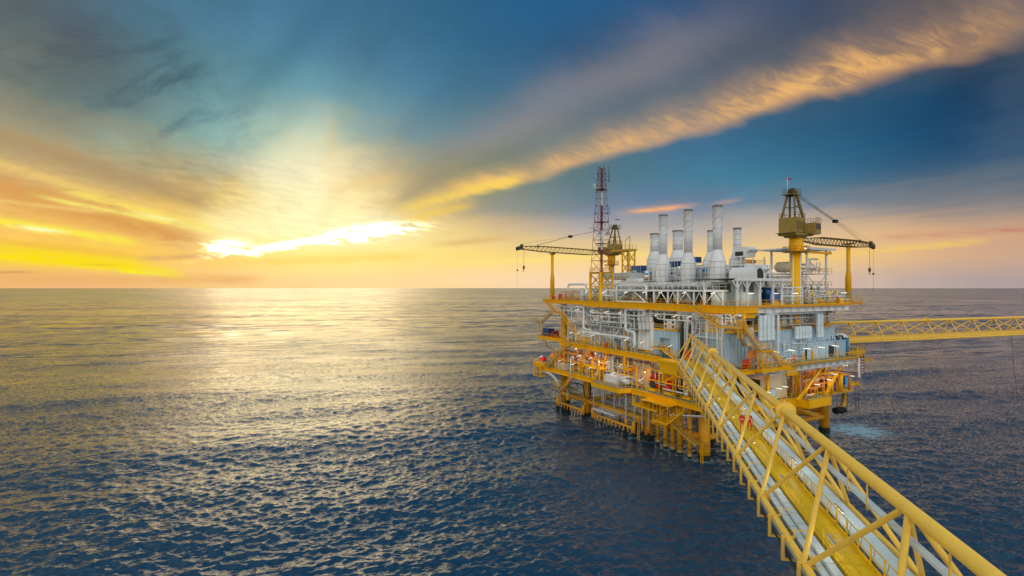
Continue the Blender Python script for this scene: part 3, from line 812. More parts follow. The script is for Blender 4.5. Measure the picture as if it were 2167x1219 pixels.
part('column', MB().box((-0.55, -0.55, ZC), (0.55, 0.55, 18.9)), YEL, PL)
for x, y in ((10, -7), (0, 7.8), (0, 23.5), (0, 31)):
    part('column', MB().tube((x, y, ZC), (x, y, 30.2), 0.36, 12), YEL, PL)
# ---- jacket bracing near the water
for a, b, r in (((0, 0, 4.6), (0, 51, 4.2), 0.62), ((0, 0, 4.6), (42, 0, 3.8), 0.6), ((0, 0, 8.2), (21, 15.6, 4), .45), ((42, 0, 5), (42, 39, 5), .6), ((0, 39, 4.6), (42, 39, 4.6), .6), ((0, 15.6, 4.6), (21, 15.6, 4.6), .5), ((21, 15.6, 4.6), (42, 0, 4.2), .55)):
    part('horizontal_brace', MB().tube(a, b, r, 16), LEGM, PL)
part('walkway', MB().box((-1.3, 12, 5.35), (-0.2, 51, 5.42)), GRT, PL); part('railing', rail(MB(), [(-1.3, 12, 5.4), (-1.3, 51, 5.4)], 1.1, 1.6), YELD, PL)
part('horizontal_brace', MB().tube((26, 0, 8.5), (42, 0, 3.2), 0.55, 14), LEGM, PL, 'rust streaked sloping brace at the right corner leg')
# ---- decks
UP = [(-3.5, -10), (32, -10), (46.8, -6.2), (46.8, 46), (14, 56), (-3.5, 56)]
MP = [(-4, -11.5), (36.4, -11.5), (37.5, -4), (37.5, 42), (0, 46), (-4, 46)]
CP = [(-4.8, -7.5), (18.9, -7.5), (18.9, -10), (26.8, -10), (26.8, -4), (38, -4), (38, 42), (-4.8, 57)]
IP = [(6, -7.2), (32, -7.2), (32, 30), (6, 30)]
part('deck_plate', MB().prism(UP, ZU-0.12, ZU), GRN, PL)
part('deck_plate', MB().prism(MP, ZM-0.12, ZM), GRN, PL)
part('deck_plate', MB().prism(CP, ZC-0.12, ZC), GRN, PL)
part('deck_plate', MB().prism(IP, ZI-0.1, ZI), GRT, PL)
part('deck_plate', MB().prism([(-3, 14), (6, 14), (6, 44), (-3, 44)], 25.4, 25.5), GRT, PL)
# joists under the decks
def joists(poly_x, poly_y, z, h, m_, step=2.6):
    x0, x1 = poly_x; y0, y1 = poly_y; y = y0+1
    while y < y1:
        part('deck_joist', MB().ibeam((x0, y, z-h/2), (x1, y, z-h/2), 0.25, h), m_, PL); y += step
joists((-3.2, 34), (-9.6, 50), ZU-0.12, 1.0, WHT); joists((-3.7, 34), (-10.6, 44), ZM-0.12, 1.0, WHT); joists((-4.4, 18.5), (-7, 50), ZC-0.12, 0.85, YELD)
# ---- fascia beams in plate segments (stiffened)
def fascia(a, b, ztop, h, seg, m_, t=0.10, lip=0.22, stiff=True, name='fascia_plate'):
    a = Vector((*a, 0)); b = Vector((*b, 0)); L = (b-a).length; n = max(1, round(L/seg)); d = (b-a).normalized()
    nrm = Vector((d.y, -d.x, 0))       # outward when walking with the platform on the left
    for i in range(n):
        p = a.lerp(b, i/n)+d*0.012; q = a.lerp(b, (i+1)/n)-d*0.012
        mb = MB().beam(p+Vector((0, 0, ztop-h/2)), q+Vector((0, 0, ztop-h/2)), t, h)
        mb.beam(p+nrm*lip/2+Vector((0, 0, ztop-0.03)), q+nrm*lip/2+Vector((0, 0, ztop-0.03)), lip, 0.06)
        mb.beam(p+nrm*lip/2+Vector((0, 0, ztop-h+0.03)), q+nrm*lip/2+Vector((0, 0, ztop-h+0.03)), lip, 0.06)
        if stiff: mb.beam(p+nrm*lip/2+Vector((0, 0, ztop-h+0.06)), p+nrm*lip/2+Vector((0, 0, ztop-0.06)), 0.03, lip*0.9)
        part(name, mb, m_, PL)
fascia((-3.5, 56), (-3.5, 36), ZU-0.02, 0.95, 3.6, YEL)
fascia((-3.5, 36), (-3.5, -10), ZU-0.02, 1.35, 3.6, YEL)
fascia((-3.5, -10), (2.8, -10), ZU-0.02, 1.25, 3.2, YEL)
fascia((2.8, -10), (32, -10), ZU-0.02, 0.30, 4.0, YEL, stiff=False)
fascia((32, -10), (46.8, -6.2), ZU-0.02, 0.32, 4.0, YEL, stiff=False)
fascia((46.8, -6.2), (46.8, 46), ZU-0.02, 0.5, 5.0, YEL, stiff=False)
for i in range(12):                     # white web plates between brackets below the thin front edge
    x = 2.9+i*2.65
    mb = MB().box((x+0.06, -9.35, 30.25), (x+2.60, -9.30, 31.25)).box((x, -9.9, 30.25), (x+0.05, -9.3, 31.25)).box((x, -9.9, 30.20), (x+2.65, -9.3, 30.25))
    part('web_plate', mb, WHT, PL)
part('yellow_box_girder', MB().box((-0.2, -9.6, 29.35), (2.6, -9.2, 30.3)), YEL, PL)
fascia((-4, 46), (-4, -11.5), ZM-0.02, 1.15, 3.4, YEL)
fascia((-4, -11.5), (4.5, -11.5), ZM-0.02, 0.8, 3.0, YEL)
fascia((4.5, -11.5), (36.4, -11.5), ZM-0.02, 0.28, 4.0, YELD, stiff=False)
for i in range(13):
    x = 2.4+i*2.55
    mb = MB().box((x+0.06, -10.45, 18.75), (x+2.50, -10.40, 19.85)).box((x, -11.1, 18.9), (x+0.05, -10.4, 19.85)).box((x, -11.0, 18.68), (x+2.55, -10.4, 18.74))
    part('web_plate', mb, WHT, PL)
part('yellow_box_girder', MB().box((10.2, -10.9, 17.9), (13.6, -10.5, 19.85)), YEL, PL)
fascia((-4.8, 57), (-4.8, 15.6), ZC-0.02, 1.15, 3.2, YEL)
fascia((-4.8, 15.6), (-4.8, -7.5), ZC-0.02, 1.05, 3.2, YEL)
fascia((-4.8, -7.5), (18.9, -7.5), ZC-0.02, 1.2, 3.4, YEL)
part('box_girder', MB().box((18.95, -10.0, 10.35), (19.3, -7.0, 12.15)), YEL, PL)
part('box_girder', MB().box((19.3, -10.05, 10.35), (26.8, -9.6, 12.10)), YEL, PL, 'pale yellow deep box girder at the right corner of the lowest deck')
part('box_girder', MB().box((15.0, -7.65, 10.2), (18.9, -7.3, 12.15)), YEL, PL)
# bay pushed outwards on the left face of the lowest deck
part('bay_platform', MB().prism([(-8.0, 17), (-4.9, 16), (-4.9, 29), (-8.0, 27)], 11.2, 12.15), YEL, PL)
part('deck_plate', MB().prism([(-8.0, 17), (-4.9, 16), (-4.9, 29), (-8.0, 27)], 12.16, 12.2), GRT, PL)
# ---- railings
part('railing', rail(MB(), [(-3.4, 56, ZU), (-3.4, 1.2, ZU)]), YEL, PL); part('railing', rail(MB(), [(-3.4, -2, ZU), (-3.4, -9.9, ZU), (31.9, -9.9, ZU), (46.6, -6.1, ZU), (46.6, 10, ZU)]), YEL, PL)
part('railing', rail(MB(), [(-3.9, 46, ZM), (-3.9, 8, ZM)], step=1.8), YEL, PL); part('railing', rail(MB(), [(-3.9, -8, ZM), (-3.9, -11.4, ZM), (-2, -11.4, ZM)], step=1.6), YEL, PL)
part('railing', rail(MB(), [(6.9, -11.4, ZM), (36.3, -11.4, ZM), (37.4, -4, ZM)], step=1.8), YEL, PL)
part('railing', rail(MB(), [(-4.7, 57, ZC), (-4.7, 29, ZC), (-7.9, 27, ZC), (-7.9, 17, ZC), (-4.7, 16, ZC), (-4.7, -7.4, ZC), (18.8, -7.4, ZC), (18.8, -9.9, ZC), (26.7, -9.9, ZC), (26.7, -4, ZC), (37.9, -4, ZC)], step=1.6), YEL, PL)
part('railing', rail(MB(), [(6, -7.1, ZI), (32, -7.1, ZI)]), YEL, PL)
part('railing', rail(MB(), [(-2.9, 14, 25.5), (-2.9, 44, 25.5)], step=1.6), WHT, PL)
# tall lamp posts / stanchions on deck edges
def posts(pts, h, m_=YEL, w=0.14):
    for x, y, z in pts: part('edge_post', MB().box((x-w/2, y-w/2, z), (x+w/2, y+w/2, z+h)), m_, PL)
posts([(-4.9, y, ZC) for y in (47.5, 44, 36.4, 31.5, 28)], 3.6); posts([(-8.1, y, ZC) for y in (26.5, 22, 17.2)], 3.4); posts([(x, -11.5, ZM) for x in (6.9, 14.6, 17.6, 26.2, 34)], 2.1, YEL, 0.22)
posts([(-4.1, y, ZM) for y in (33, 30, 27.5, 25, 22.5, 19)], 2.2)
# ---- big diagonal members between decks (white on the left face)
for a, b in (((-2, 37.4, 26.2), (-2, 31, 20.4)), ((-2, 22.9, 25.9), (-2, 27.5, 20.4)), ((-2, 38.6, 26.2), (-2, 33.4, 20.4))):
    part('face_brace', MB().tube(a, b, 0.17, 8), WHT, PL)
for a, b in (((-2, 31, 12.2), (-2, 28, 18.9)), ((-2, 24.5, 12.2), (-2, 28, 18.9)), ((16, -9.5, 12.3), (26, -8.8, 18.7)), ((26.5, -9, 12.2), (34, -8.5, 18.7))):
    part('face_brace', MB().beam(a, b, 0.45, 0.45), YEL, PL)
for x, y in ((-2, 31.2), (-2, 24.3), (-2, 28), (-2, 37), (-2, 20.5)):
    part('face_post', MB().tube((x, y, ZC), (x, y, 18.9), 0.13, 8), WHT, PL)
# yellow portal frames below the middle deck by the footbridge
for y0, y1, zb_ in ((18.6, 18.9, 15.8), (6.4, 6.7, 15.5)):
    part('portal_post', MB().box((-4.9, y0, zb_), (-4.4, y1+0.2, 19.0)), YEL, PL)
    part('portal_beam', MB().box((-4.8, y0, zb_-0.1), (5.0, y1+0.2, zb_+0.55)), YEL, PL)
part('portal_brace', MB().tube((-4.5, 6.4, 15.9), (-4.5, 3.4, 18.9), 0.16, 8), YEL, PL)
part('bridge_landing', MB().box((-6.2, 1.4, 17.4), (-4.1, 6.2, 19.95)).box((-6.4, -1.6, 19.6), (-4.1, 6.4, 20.12)), YEL, PL)
# ---- inner bulkheads so that the decks read as deep, crowded spaces
part('bulkhead', MB().box((8, 14, ZM), (8.3, 40, 30.4)), GRY, PL); part('bulkhead', MB().box((6.2, -7.0, ZI), (6.5, 12, 30.4)), GRY, PL)
part('bulkhead', MB().box((8, 10, ZC), (8.3, 42, 18.8)), GRY, PL); part('bulkhead', MB().box((20, 4, ZC), (38, 4.3, 18.8)), GRY, PL)
part('bulkhead', MB().box((6.5, -3.0, ZI), (32, -2.8, 30.4)), CRM, PL)

# ================================================================== FRONT BLAST WALL (corrugated)
W = thing('blast_wall', 'tall corrugated blue-grey steel wall along the front of the middle deck', 'wall', (0, -8, ZM))
def corr(root, a, b, z0, z1, m_, pitch=1.0, depth=0.22, name='wall_panel'):
    """trapezoid ribs, one panel object per rib pitch, outward to the right of a->b"""
    a = Vector((*a, 0)); b = Vector((*b, 0)); L = (b-a).length; n = max(1, round(L/pitch)); d = (b-a)/n; u = d.normalized(); nr = Vector((u.y, -u.x, 0)); l = d.length
    prof = [(0.0, 0), (0.30*l, 0), (0.40*l, depth), (0.86*l, depth), (0.96*l, 0), (l-0.015, 0), (l-0.015, -0.06), (0, -0.06)]
    p = a + Vector((0, 0, z0))
    mb = MB().ext([(q[0], q[1]) for q in prof], p, u, nr, (0, 0, z1-z0))
    first = part(name, mb, m_, root)
    for i in range(1, n): share(name, first.data, root, ROOTORG[root_of(root).name][0]+d*i)
    return first
corr(W, (-3.6, -8), (20.5, -8), ZM, 26.45, BLU, 0.95)
corr(W, (-3.6, 0), (-3.6, -8), ZM, 26.45, BLU, 0.95)
corr(W, (20.5, -8), (31.5, -8), 23.4, 26.3, BLU, 0.8)
part('capping_rail', MB().box((-3.7, -8.35, 26.46), (31.6, -7.9, 26.62)), GRY, W); part('capping_rail', MB().box((8.2, -8.42, 23.35), (33, -8.02, 23.5)), GRY, W)
part('base_channel', MB().box((-3.7, -8.3, ZM), (20.5, -8.24, ZM+0.3)), GRY, W)
part('wall_return', MB().box((20.45, -8.3, 23.4), (20.6, -7.7, 26.4)), BLU, W)
E1 = thing('equipment_house', 'blue-grey corrugated equipment house with dark doors at the right end of the middle deck', 'house', (29, -7, ZM))
corr(E1, (20.7, -8.6), (27.8, -8.6), ZM, 23.3, BLU, 0.9); corr(E1, (31.2, -8.6), (34.6, -8.6), ZM, 23.3, BLU, 0.85)
part('roof', MB().box((20.6, -8.8, 23.34), (34.9, -2, 23.55)), BLU, E1); part('side_wall', MB().box((34.6, -8.6, ZM), (34.8, -2, 23.3)), BLU, E1)
d_ = part('doorway', MB().box((27.9, -8.5, ZM), (31.1, -8.35, 23.3)), BLU, E1); part('door', MB().box((28.5, -8.58, ZM+0.1), (30.5, -8.51, 22.6)), DRK, d_)
part('door', MB().box((22.0, -8.9, ZM+0.1), (23.6, -8.84, 22.5)), GRY, E1)
for x in (21.9, 23.6): part('door_post', MB().box((x-0.05, -8.92, ZM), (x+0.05, -8.84, 22.6)), CRM, E1)
# small blue side room in front of lamps, left end of the wall (near footbridge)
# ---- blue container room on the left face
C1 = thing('switch_room', 'blue-grey corrugated room with a recessed doorway on the left face of the middle deck', 'cabin', (2, 10, ZM))
corr(C1, (-1, 14), (-1, 11.4), ZM, 25.7, BLU, 0.62, 0.14); corr(C1, (-1, 8.2), (-1, 6), ZM, 25.7, BLU, 0.55, 0.14); corr(C1, (-1, 11.4), (-1, 8.2), 24.0, 25.7, BLU, 0.62, 0.14)
corr(C1, (-1, 6), (6, 6), ZM, 25.7, BLU, 0.7, 0.16)
part('roof', MB().box((-1.25, 5.8, 25.7), (6, 14.2, 25.9)), YELD, C1)
r_ = part('recess', MB().box((0.2, 8.2, ZM), (0.3, 11.4, 24.0)).box((-1, 11.38, ZM), (0.2, 11.42, 24)).box((-1, 8.18, ZM), (0.2, 8.22, 24)), BLU, C1)
part('door', MB().box((0.1, 8.7, ZM), (0.2, 9.9, 22.5)), NAVY, r_); part('door', MB().box((0.1, 10.1, ZM), (0.2, 11.0, 22.4)), GRY, r_)
part('railing', rail(MB(), [(-1.2, 14, 25.9), (-1.2, 5.9, 25.9)]), YEL, C1)
AC = thing('air_cooler', 'white box air cooler with four round fans on the roof of the switch room', 'cooler', (-0.6, 8.6, 25.9))
part('casing', MB().box((-0.9, 6.9, 26.1), (0.9, 10.2, 28.1)), WHT, AC)
for y in (7.5, 9.6):
    for z in (26.6, 27.6): part('fan', MB().lathe((-0.93, y, z), [(0.30, 0), (0.30, -0.04), (0.24, -0.05), (0.02, -0.02)], 16, 'x'), DRK, AC)
part('skid', MB().box((-1, 6.8, 25.92), (1, 10.3, 26.1)), YELD, AC)

# ================================================================== CABLE DUCTS
def duct_bank(label, xs, yf, z1, z0, w, bend=True, m_=DUCT, group=None):
    o = thing('cable_duct_bank', label, 'cable ducts', (xs[0], yf, z0))
    for x in xs:
        mb = MB().box((x, yf-0.35, z0), (x+w, yf, z1-0.3))
        mb.ext([(0, 0), (0.35, 0), (0.35, 0.25), (0.2, 0.45), (-0.6, 0.45), (-0.6, 0.25), (0, 0.25)], (x, yf-0.35+0.35, z1-0.3), (0, -1, 0), (0, 0, 1), (w, 0, 0))
        part('duct', mb, m_, o)
        for z in (z0+0.8, (z0+z1)/2): part('strap', MB().box((x-0.02, yf-0.38, z), (x+w+0.02, yf+0.05, z+0.05)), GRY, o)
    part('support_frame', MB().beam((xs[0]-0.3, yf+0.1, z0+0.5), (xs[-1]+w+0.3, yf+0.1, z0+0.5), 0.1).beam((xs[0]-0.3, yf+0.1, z0), (xs[-1]+w+0.3, yf+0.1, z0), 0.12).beam((xs[0]-0.3, yf+0.1, z1-0.2), (xs[-1]+w+0.3, yf+0.1, z1-0.2), 0.1), BLU, o)
    return o
duct_bank('row of four tall pale blue ducts high on the front wall', [4.3, 5.5, 6.75, 7.95], -8.9, 29.7, 24.9, 1.0)
duct_bank('row of five short pale ducts stepping over the front wall further right', [15.9, 17.0, 18.1, 19.2, 20.3], -8.9, 27.0, 24.7, 0.9)
duct_bank('pair of pale blue ducts right of the five short ones', [23.4, 24.5], -8.9, 29.5, 24.7, 0.85)
D4 = thing('cable_duct_bank', 'four cream white full-height ducts with a kink beside the blue switch room', 'cable ducts', (-1.6, 13, 21))
for i, y in enumerate((12.9, 14.15, 15.4, 16.7)):
    part('duct', MB().ext([(0, 0), (0, 6.3), (-0.28, 6.7), (-0.28, 9), (-0.6, 9), (-0.6, 6.6), (-0.32, 6.2), (-0.32, 0)], (-1.1, y, 20.9), (1, 0, 0), (0, 0, 1), (0, 1.02, 0)), WHT, D4)
D5 = thing('pipe_bundle', 'bundle of dark grey vertical pipes behind the end of the footbridge', 'pipes', (-1.5, 2, 21))
for i in range(7):
    y = 4.8-i*0.75
    part('pipe', MB().tube((-1.2+0.15*(i % 2), y, ZM), (-1.2+0.15*(i % 2), y, 29.0+0.3*(i % 3)), 0.24 if i % 3 else 0.30, 10), (DRK, GRY, CLAD)[i % 3], D5)
part('clamp_frame', MB().box((-0.85, 0, 23), (-0.75, 5.2, 23.2)).box((-0.85, 0, 27), (-0.75, 5.2, 27.2)), GRY, D5)

# ================================================================== STAIRS
def stair(label, a, b, w, m_=YEL, side=(0, 1), railing=True):
    """straight flight from a (top) to b (bottom); side = horizontal unit vector to the far stringer"""
    a = Vector(a); b = Vector(b); o = thing('staircase', label, 'stairs', (b.x, b.y, b.z)); s_ = Vector((side[0], side[1], 0))*w
    for k, off in enumerate((Vector((0, 0, 0)), s_)):
        part('stringer', MB().beam(a+off-Vector((0, 0, .1)), b+off-Vector((0, 0, .1)), 0.07, 0.30), m_, o)
        if railing:
            mb = MB(); n = max(2, int((a-b).length/1.4))
            for i in range(n+1):
                p = a.lerp(b, i/n)+off; mb.beam(p, p+Vector((0, 0, 1.0)), 0.05)
            for h in (0.5, 1.0): mb.beam(a+off+Vector((0, 0, h)), b+off+Vector((0, 0, h)), 0.055)
            part('handrail', mb, m_, o)
    n = int(abs(a.z-b.z)/0.24); hd = (b-a); hd.z = 0; hd.normalize()
    t = MB().beam(Vector((0, 0, 0)), s_, 0.24, 0.04); me = None
    p0 = a.lerp(b, 0.5/n)
    first = part('tread', MB().beam(p0, p0+s_, 0.24, 0.04), GRT, o)
    for i in range(1, n): share('tread', first.data, o, ROOTORG[o.name][0]+(b-a)*(i/n))
    return o
def landing(label, x0, x1, y0, y1, z, rails_, m_=YEL, legs=None, zleg=None, brace=True):
    o = thing('stair_landing', label, 'landing', (x0, y0, z))
    part('floor', MB().box((x0, y0, z-0.12), (x1, y1, z)), GRT, o); part('edge_beam', MB().box((x0-.05, y0-.05, z-0.32), (x1+.05, y0, z-.02)).box((x0-.05, y0, z-0.32), (x0, y1, z-.02)).box((x1, y0, z-.32), (x1+.05, y1, z-.02)), m_, o)
    for r_ in rails_: part('railing', rail(MB(), [(p[0], p[1], z) for p in r_], toe=False, step=1.1), m_, o)
    if legs:
        for x, y in legs: part('leg', MB().beam((x, y, zleg), (x, y, z-.1), 0.14), m_, o)
        if brace:
            for (xa, ya), (xb, yb) in zip(legs, legs[1:]+legs[:1]):
                mz = (zleg+z)/2
                for za, zb2 in ((zleg+.1, mz), (mz, z-.2)):
                    part('brace', MB().beam((xa, ya, za), (xb, yb, zb2), 0.08).beam((xa, ya, zb2), (xb, yb, za), 0.08), m_, o)
    return o
stair('yellow staircase descending from the front left corner of the top deck', (-4.6, -1.2, ZU), (-4.6, -7.4, 28.1), 0.95, side=(-1, 0))
landing('yellow landing outside the front left corner under the top deck', -5.7, -4.4, -12.2, -7.4, 28.1, [[(-5.6, -7.4), (-5.6, -12.1), (-4.5, -12.1)]], legs=[(-5.5, -12), (-4.5, -12)], zleg=26.0, brace=False)
part('hanger_frame', MB().beam((-4.4, -12.1, 28), (-4.4, -12.1, 31.2), .12).beam((-4.4, -9.6, 31.2), (-4.4, -12.1, 28.1), .1).beam((-5.6, -12.1, 28), (-4.4, -9.8, 31.3), .1).beam((-2.4, -12.1, 26.6), (-2.4, -10, 31.3), .12), YEL, PL)
stair('long yellow staircase crossing the front of the blue wall', (-4.6, -11.7, 28.1), (0.2, -11.7, 23.7), 0.95, side=(0, -1))
landing('yellow stair landing on a braced tower in front of the blue wall', 0.2, 3.0, -12.8, -11.5, 23.7, [[(0.3, -11.6), (2.9, -11.6)], [(0.3, -12.7), (2.9, -12.7)]], legs=[(0.3, -12.7), (2.9, -12.7), (2.9, -11.7), (0.3, -11.7)], zleg=ZM-0.2)
stair('lowest flight of yellow stairs reaching the front walkway', (3.0, -11.7, 23.7), (6.8, -11.7, ZM), 0.95, side=(0, -1))
part('deck_extension', MB().prism([(-0.5, -13.2), (8.2, -13.2), (9.2, -11.5), (-0.5, -11.5)], ZM-0.5, ZM-0.02), YEL, PL); part('railing', rail(MB(), [(-0.4, -13.1, ZM), (8.1, -13.1, ZM), (9.1, -11.6, ZM)]), YEL, PL)
stair('narrow pale staircase behind the long front one', (-7.0+3.6, -9.4, 27.6), (-0.6, -9.4, 24.4), 0.8, YELD, side=(0, -1)); landing('small square landing of the narrow rear staircase', -0.6, 0.6, -10.3, -9.3, 24.4, [[(-.5, -10.2), (.5, -10.2)]], YELD)
stair('lower flight of the narrow rear staircase', (0.6, -9.4, 24.4), (4.2, -9.4, ZM), 0.8, YELD, side=(0, -1))
stair('upper yellow staircase at the far left corner', (-4.6, 53, ZU), (-4.6, 47, 28.2), 0.9, side=(-1, 0)); landing('yellow landing at the far left between staircases', -5.7, -4.3, 44.6, 47, 28.2, [[(-5.6, 44.6), (-5.6, 47)]])
stair('long yellow staircase running down the left face to the middle deck', (-4.6, 44.6, 28.2), (-4.6, 33.6, ZM), 0.9, side=(-1, 0))
stair('outer left yellow staircase going down from the far left landing', (-6.0, 47, 28.0), (-6.0, 52, 25.2), 0.9, YELD, side=(-1, 0)); landing('small grating landing sticking out at the far left', -7.4, -5.8, 52, 54.4, 25.2, [[(-7.3, 52), (-7.3, 54.3), (-5.9, 54.3)]], YELD, legs=[(-6.1, 54), (-6.1, 52.2)], zleg=22.2, brace=False)
stair('yellow staircase rising from the lowest deck at the far left', (-5.2, 43.8, 17.3), (-5.2, 50.5, ZC), 0.9, YELD, side=(-1, 0)); stair('steep staircase between middle deck and cellar landing', (-5.2, 38.6, ZM), (-5.2, 43.6, 17.3), 0.9, YELD, side=(-1, 0))
stair('yellow staircase hanging below the lowest deck on the left', (-5.6, 37.2, 11.6), (-5.6, 42, 7.6), 0.9, YEL, side=(-1, 0)); landing('small yellow landing low at the left corner leg', -6.8, -2, 42, 46, 7.6, [[(-6.7, 42), (-6.7, 46), (-2, 46)]], YELD, legs=[(-2.2, 42.2), (-2.2, 45.8)], zleg=5.2, brace=False)
stair('short steps in front of the switch room', (-2.6, 8.6, 22.1), (-2.6, 4.6, ZM), 0.9, side=(-1, 0)); landing('little landing before the switch room door', -3.5, -1.1, 8.6, 11.6, 22.1, [[(-3.4, 8.6), (-3.4, 11.6)]])

# ================================================================== BELOW THE DECKS: risers, fenders, hanging platforms
RG = 'yellow risers standing in the water'
for i, (x, y, r) in enumerate(((-0.4, 12.4, 0.42), (-1.2, 9.3, 0.56), (-1.3, 7.1, 0.56), (-1.6, 4.9, 0.60), (-1.8, 2.2, 0.44))):
    o = thing('riser', '%s yellow riser from the left, standing in the water beside the near leg' % ORD[i], 'riser', (x, y, 0), RG)
    p_ = part('pipe', MB().tube((x, y, 1.0), (x, y, 11.2), r, 16), LEGM, o); part('growth', MB().tube((x, y, -2), (x, y, .45), r*1.03, 16), MARN, o); part('worn_foot', MB().tube((x, y, .45), (x, y, 1.0), r*1.01, 16), mat('stained_cream', (0.42, 0.33, 0.16), .7, wear=.5, rust=.3), o)
    part('clamp', MB().lathe((x, y, 5.9), [(r+.01, 0), (r+.05, .02), (r+.05, .16), (r+.01, .18)], 16), RUB, o)
    part('clamp', MB().lathe((x, y, 1.9), [(r+.01, 0), (r+.04, .02), (r+.04, .10), (r+.01, .12)], 16), RUB, o)
FG = 'boat fenders on the left side'
for label, ya, yb, n, z in (('yellow boat fender rail with hanging posts at the far left corner', 51.0, 38.6, 9, 1.9), ('long yellow boat fender rail with hanging posts in the middle of the left side', 34.6, 19.0, 11, 2.0)):
    o = thing('boat_fender', label, 'fender', (-1.5, yb, 0), FG)
    part('top_rail', MB().tube((-1.6, ya, z), (-1.6, yb, z), 0.28, 12), LEGM, o)
    for i in range(n):
        y = ya+(yb-ya)*(i+0.5)/n; p_ = part('fender_post', MB().tube((-1.6, y, 0.6), (-1.6, y, z), 0.17, 8), LEGM, o); part('fouled_end', MB().tube((-1.6, y, -1.5), (-1.6, y, 0.6), 0.20, 8), MARN, p_)
    for y in (ya, yb):
        p_ = part('end_post', MB().tube((-1.6, y, 0.9), (-1.6, y, z+1.6), 0.42, 12), LEGM, o); part('fouled_end', MB().tube((-1.6, y, -2), (-1.6, y, 0.9), 0.44, 12), MARN, p_)
        part('strut', MB().tube((-1.6, y, z+1), (-0.2, y, 4.2), 0.22, 10), LEGM, o)
o = thing('caisson', 'white caisson pipe with an orange band standing in a yellow collar at the left corner', 'caisson', (-0.6, 47.2, 0))
part('pipe', MB().tube((-.6, 47.2, 3.8), (-.6, 47.2, 8.6), 0.55, 16), WHT, o); part('band', MB().tube((-.6, 47.2, 7.2), (-.6, 47.2, 7.9), 0.565, 16), ORG, o); part('collar', MB().tube((-.6, 47.2, 3.0), (-.6, 47.2, 4.2), 0.66, 16), LEGM, o); part('lower_pipe', MB().tube((-.6, 47.2, -2), (-.6, 47.2, 3.0), 0.56, 16), MARN, o)
for i, (x, y, r, zc_) in enumerate(((1.0, 34.0, .14, 0), (1.5, 27.5, .22, 0), (-0.8, 22.5, .33, 0), (-0.6, 19.8, .22, 0), (-0.9, 16.9, .22, 0), (-0.9, 14.8, .25, 0), (36, 8, 0.5, 0), (4, 24, .3, 0))):
    o = thing('casing_pipe', ('%s white casing pipe counted from the left under the lowest deck' % ORD[i]) if i != 6 else 'pale casing pipe in the water behind the right corner leg', 'pipe', (x, y, 0), 'white casing pipes under the deck')
    part('pipe', MB().tube((x, y, 3.4), (x, y, 11.2), r, 12), WHT, o); part('sleeve', MB().tube((x, y, 1.8), (x, y, 3.4), r*1.35, 12), ORG if i % 2 else LEGM, o); part('wet_end', MB().tube((x, y, -2), (x, y, 1.8), r*1.2, 12), MARN, o)
o = thing('hanging_platform', 'white access platform hanging below the lowest deck on long white rods', 'platform', (-3, 26, 4))
part('floor', MB().box((-3.2, 24, 4.0), (1.0, 32.4, 4.12)).box((-3.3, 24, 3.85), (-3.15, 32.4, 4.15)), WHT, o)
for x, y in ((-3.1, 32.3), (-3.1, 28.4), (-3.1, 24.2), (0.8, 24.2), (0.8, 32.3)): part('rod', MB().tube((x, y, 4), (x, y, 11.3), 0.11, 8), WHT, o)
o = thing('hanging_platform', 'yellow braced walkway hanging under the lowest deck, left of the risers', 'platform', (-6, 8, 8.4))
part('floor', MB().prism([(-6.2, 14.5), (-3.0, 14.5), (-3.0, 7), (-6.2, 7)], 9.25, 9.4), YEL, o); part('edge_girder', MB().box((-6.25, 7, 8.9), (-6.1, 14.5, 9.4)), YEL, o)
for y in (14.4, 12, 9.5, 7.1): part('hanger', MB().beam((-6.1, y, 9.3), (-6.1, y, 11.9), .13).beam((-6.1, y, 9.4), (-4.8, y, 11.5), .09), YEL, o)
for y in (14.4, 12, 9.5): part('brace', MB().beam((-6.1, y, 9.4), (-6.1, y-2.4, 11.6), .08), YEL, o)
o = thing('access_cage', 'yellow box shaped access cage with a small table below the walkway', 'cage', (-7, 4.6, 6.6))
part('floor', MB().box((-7.2, 3.0, 7.55), (-4.4, 7, 7.65)).box((-7.3, 2.9, 7.3), (-7.15, 7.1, 7.7)), YEL, o)
for x in (-7.2, -4.5):
    for y in (3.0, 5.0, 7.0): part('post', MB().beam((x, y, 7.6), (x, y, 11.0), .14), YEL, o)
part('top_frame', MB().beam((-7.2, 3, 11), (-7.2, 7, 11), .14).beam((-4.5, 3, 11), (-4.5, 7, 11), .14).beam((-7.2, 3, 11), (-4.5, 3, 11), .14).beam((-7.2, 7, 11), (-4.5, 7, 11), .14), YEL, o)
part('brace', MB().beam((-7.2, 7, 7.7), (-7.2, 3, 10.9), .1).beam((-7.2, 3, 7.7), (-4.5, 3, 10.9), .1), YEL, o); part('railing', rail(MB(), [(-7.2, 7, 7.65), (-7.2, 3, 7.65), (-4.5, 3, 7.65)], toe=False), YEL, o)
part('canopy', MB().prism([(-7.3, 10.5), (-4.8, 11), (-4.8, 2.8), (-7.3, 3.2)], 11.05, 11.15), YEL, o)
stair('yellow stair from the cage up to the lowest deck', (-6.6, -1.4, 11.2), (-6.6, 3.0, 7.6), 0.9, side=(-1, 0))
stair('narrow yellow stair running down from the cage towards the near leg', (-5.6, 3.0, 7.6), (-3.2, -1.2, 3.9), 0.7, YELD, side=(-1, 0))
o = thing('ladder', 'tall yellow ladder beside the near leg going into the water', 'ladder', (-2.4, -1.2, 0)); 
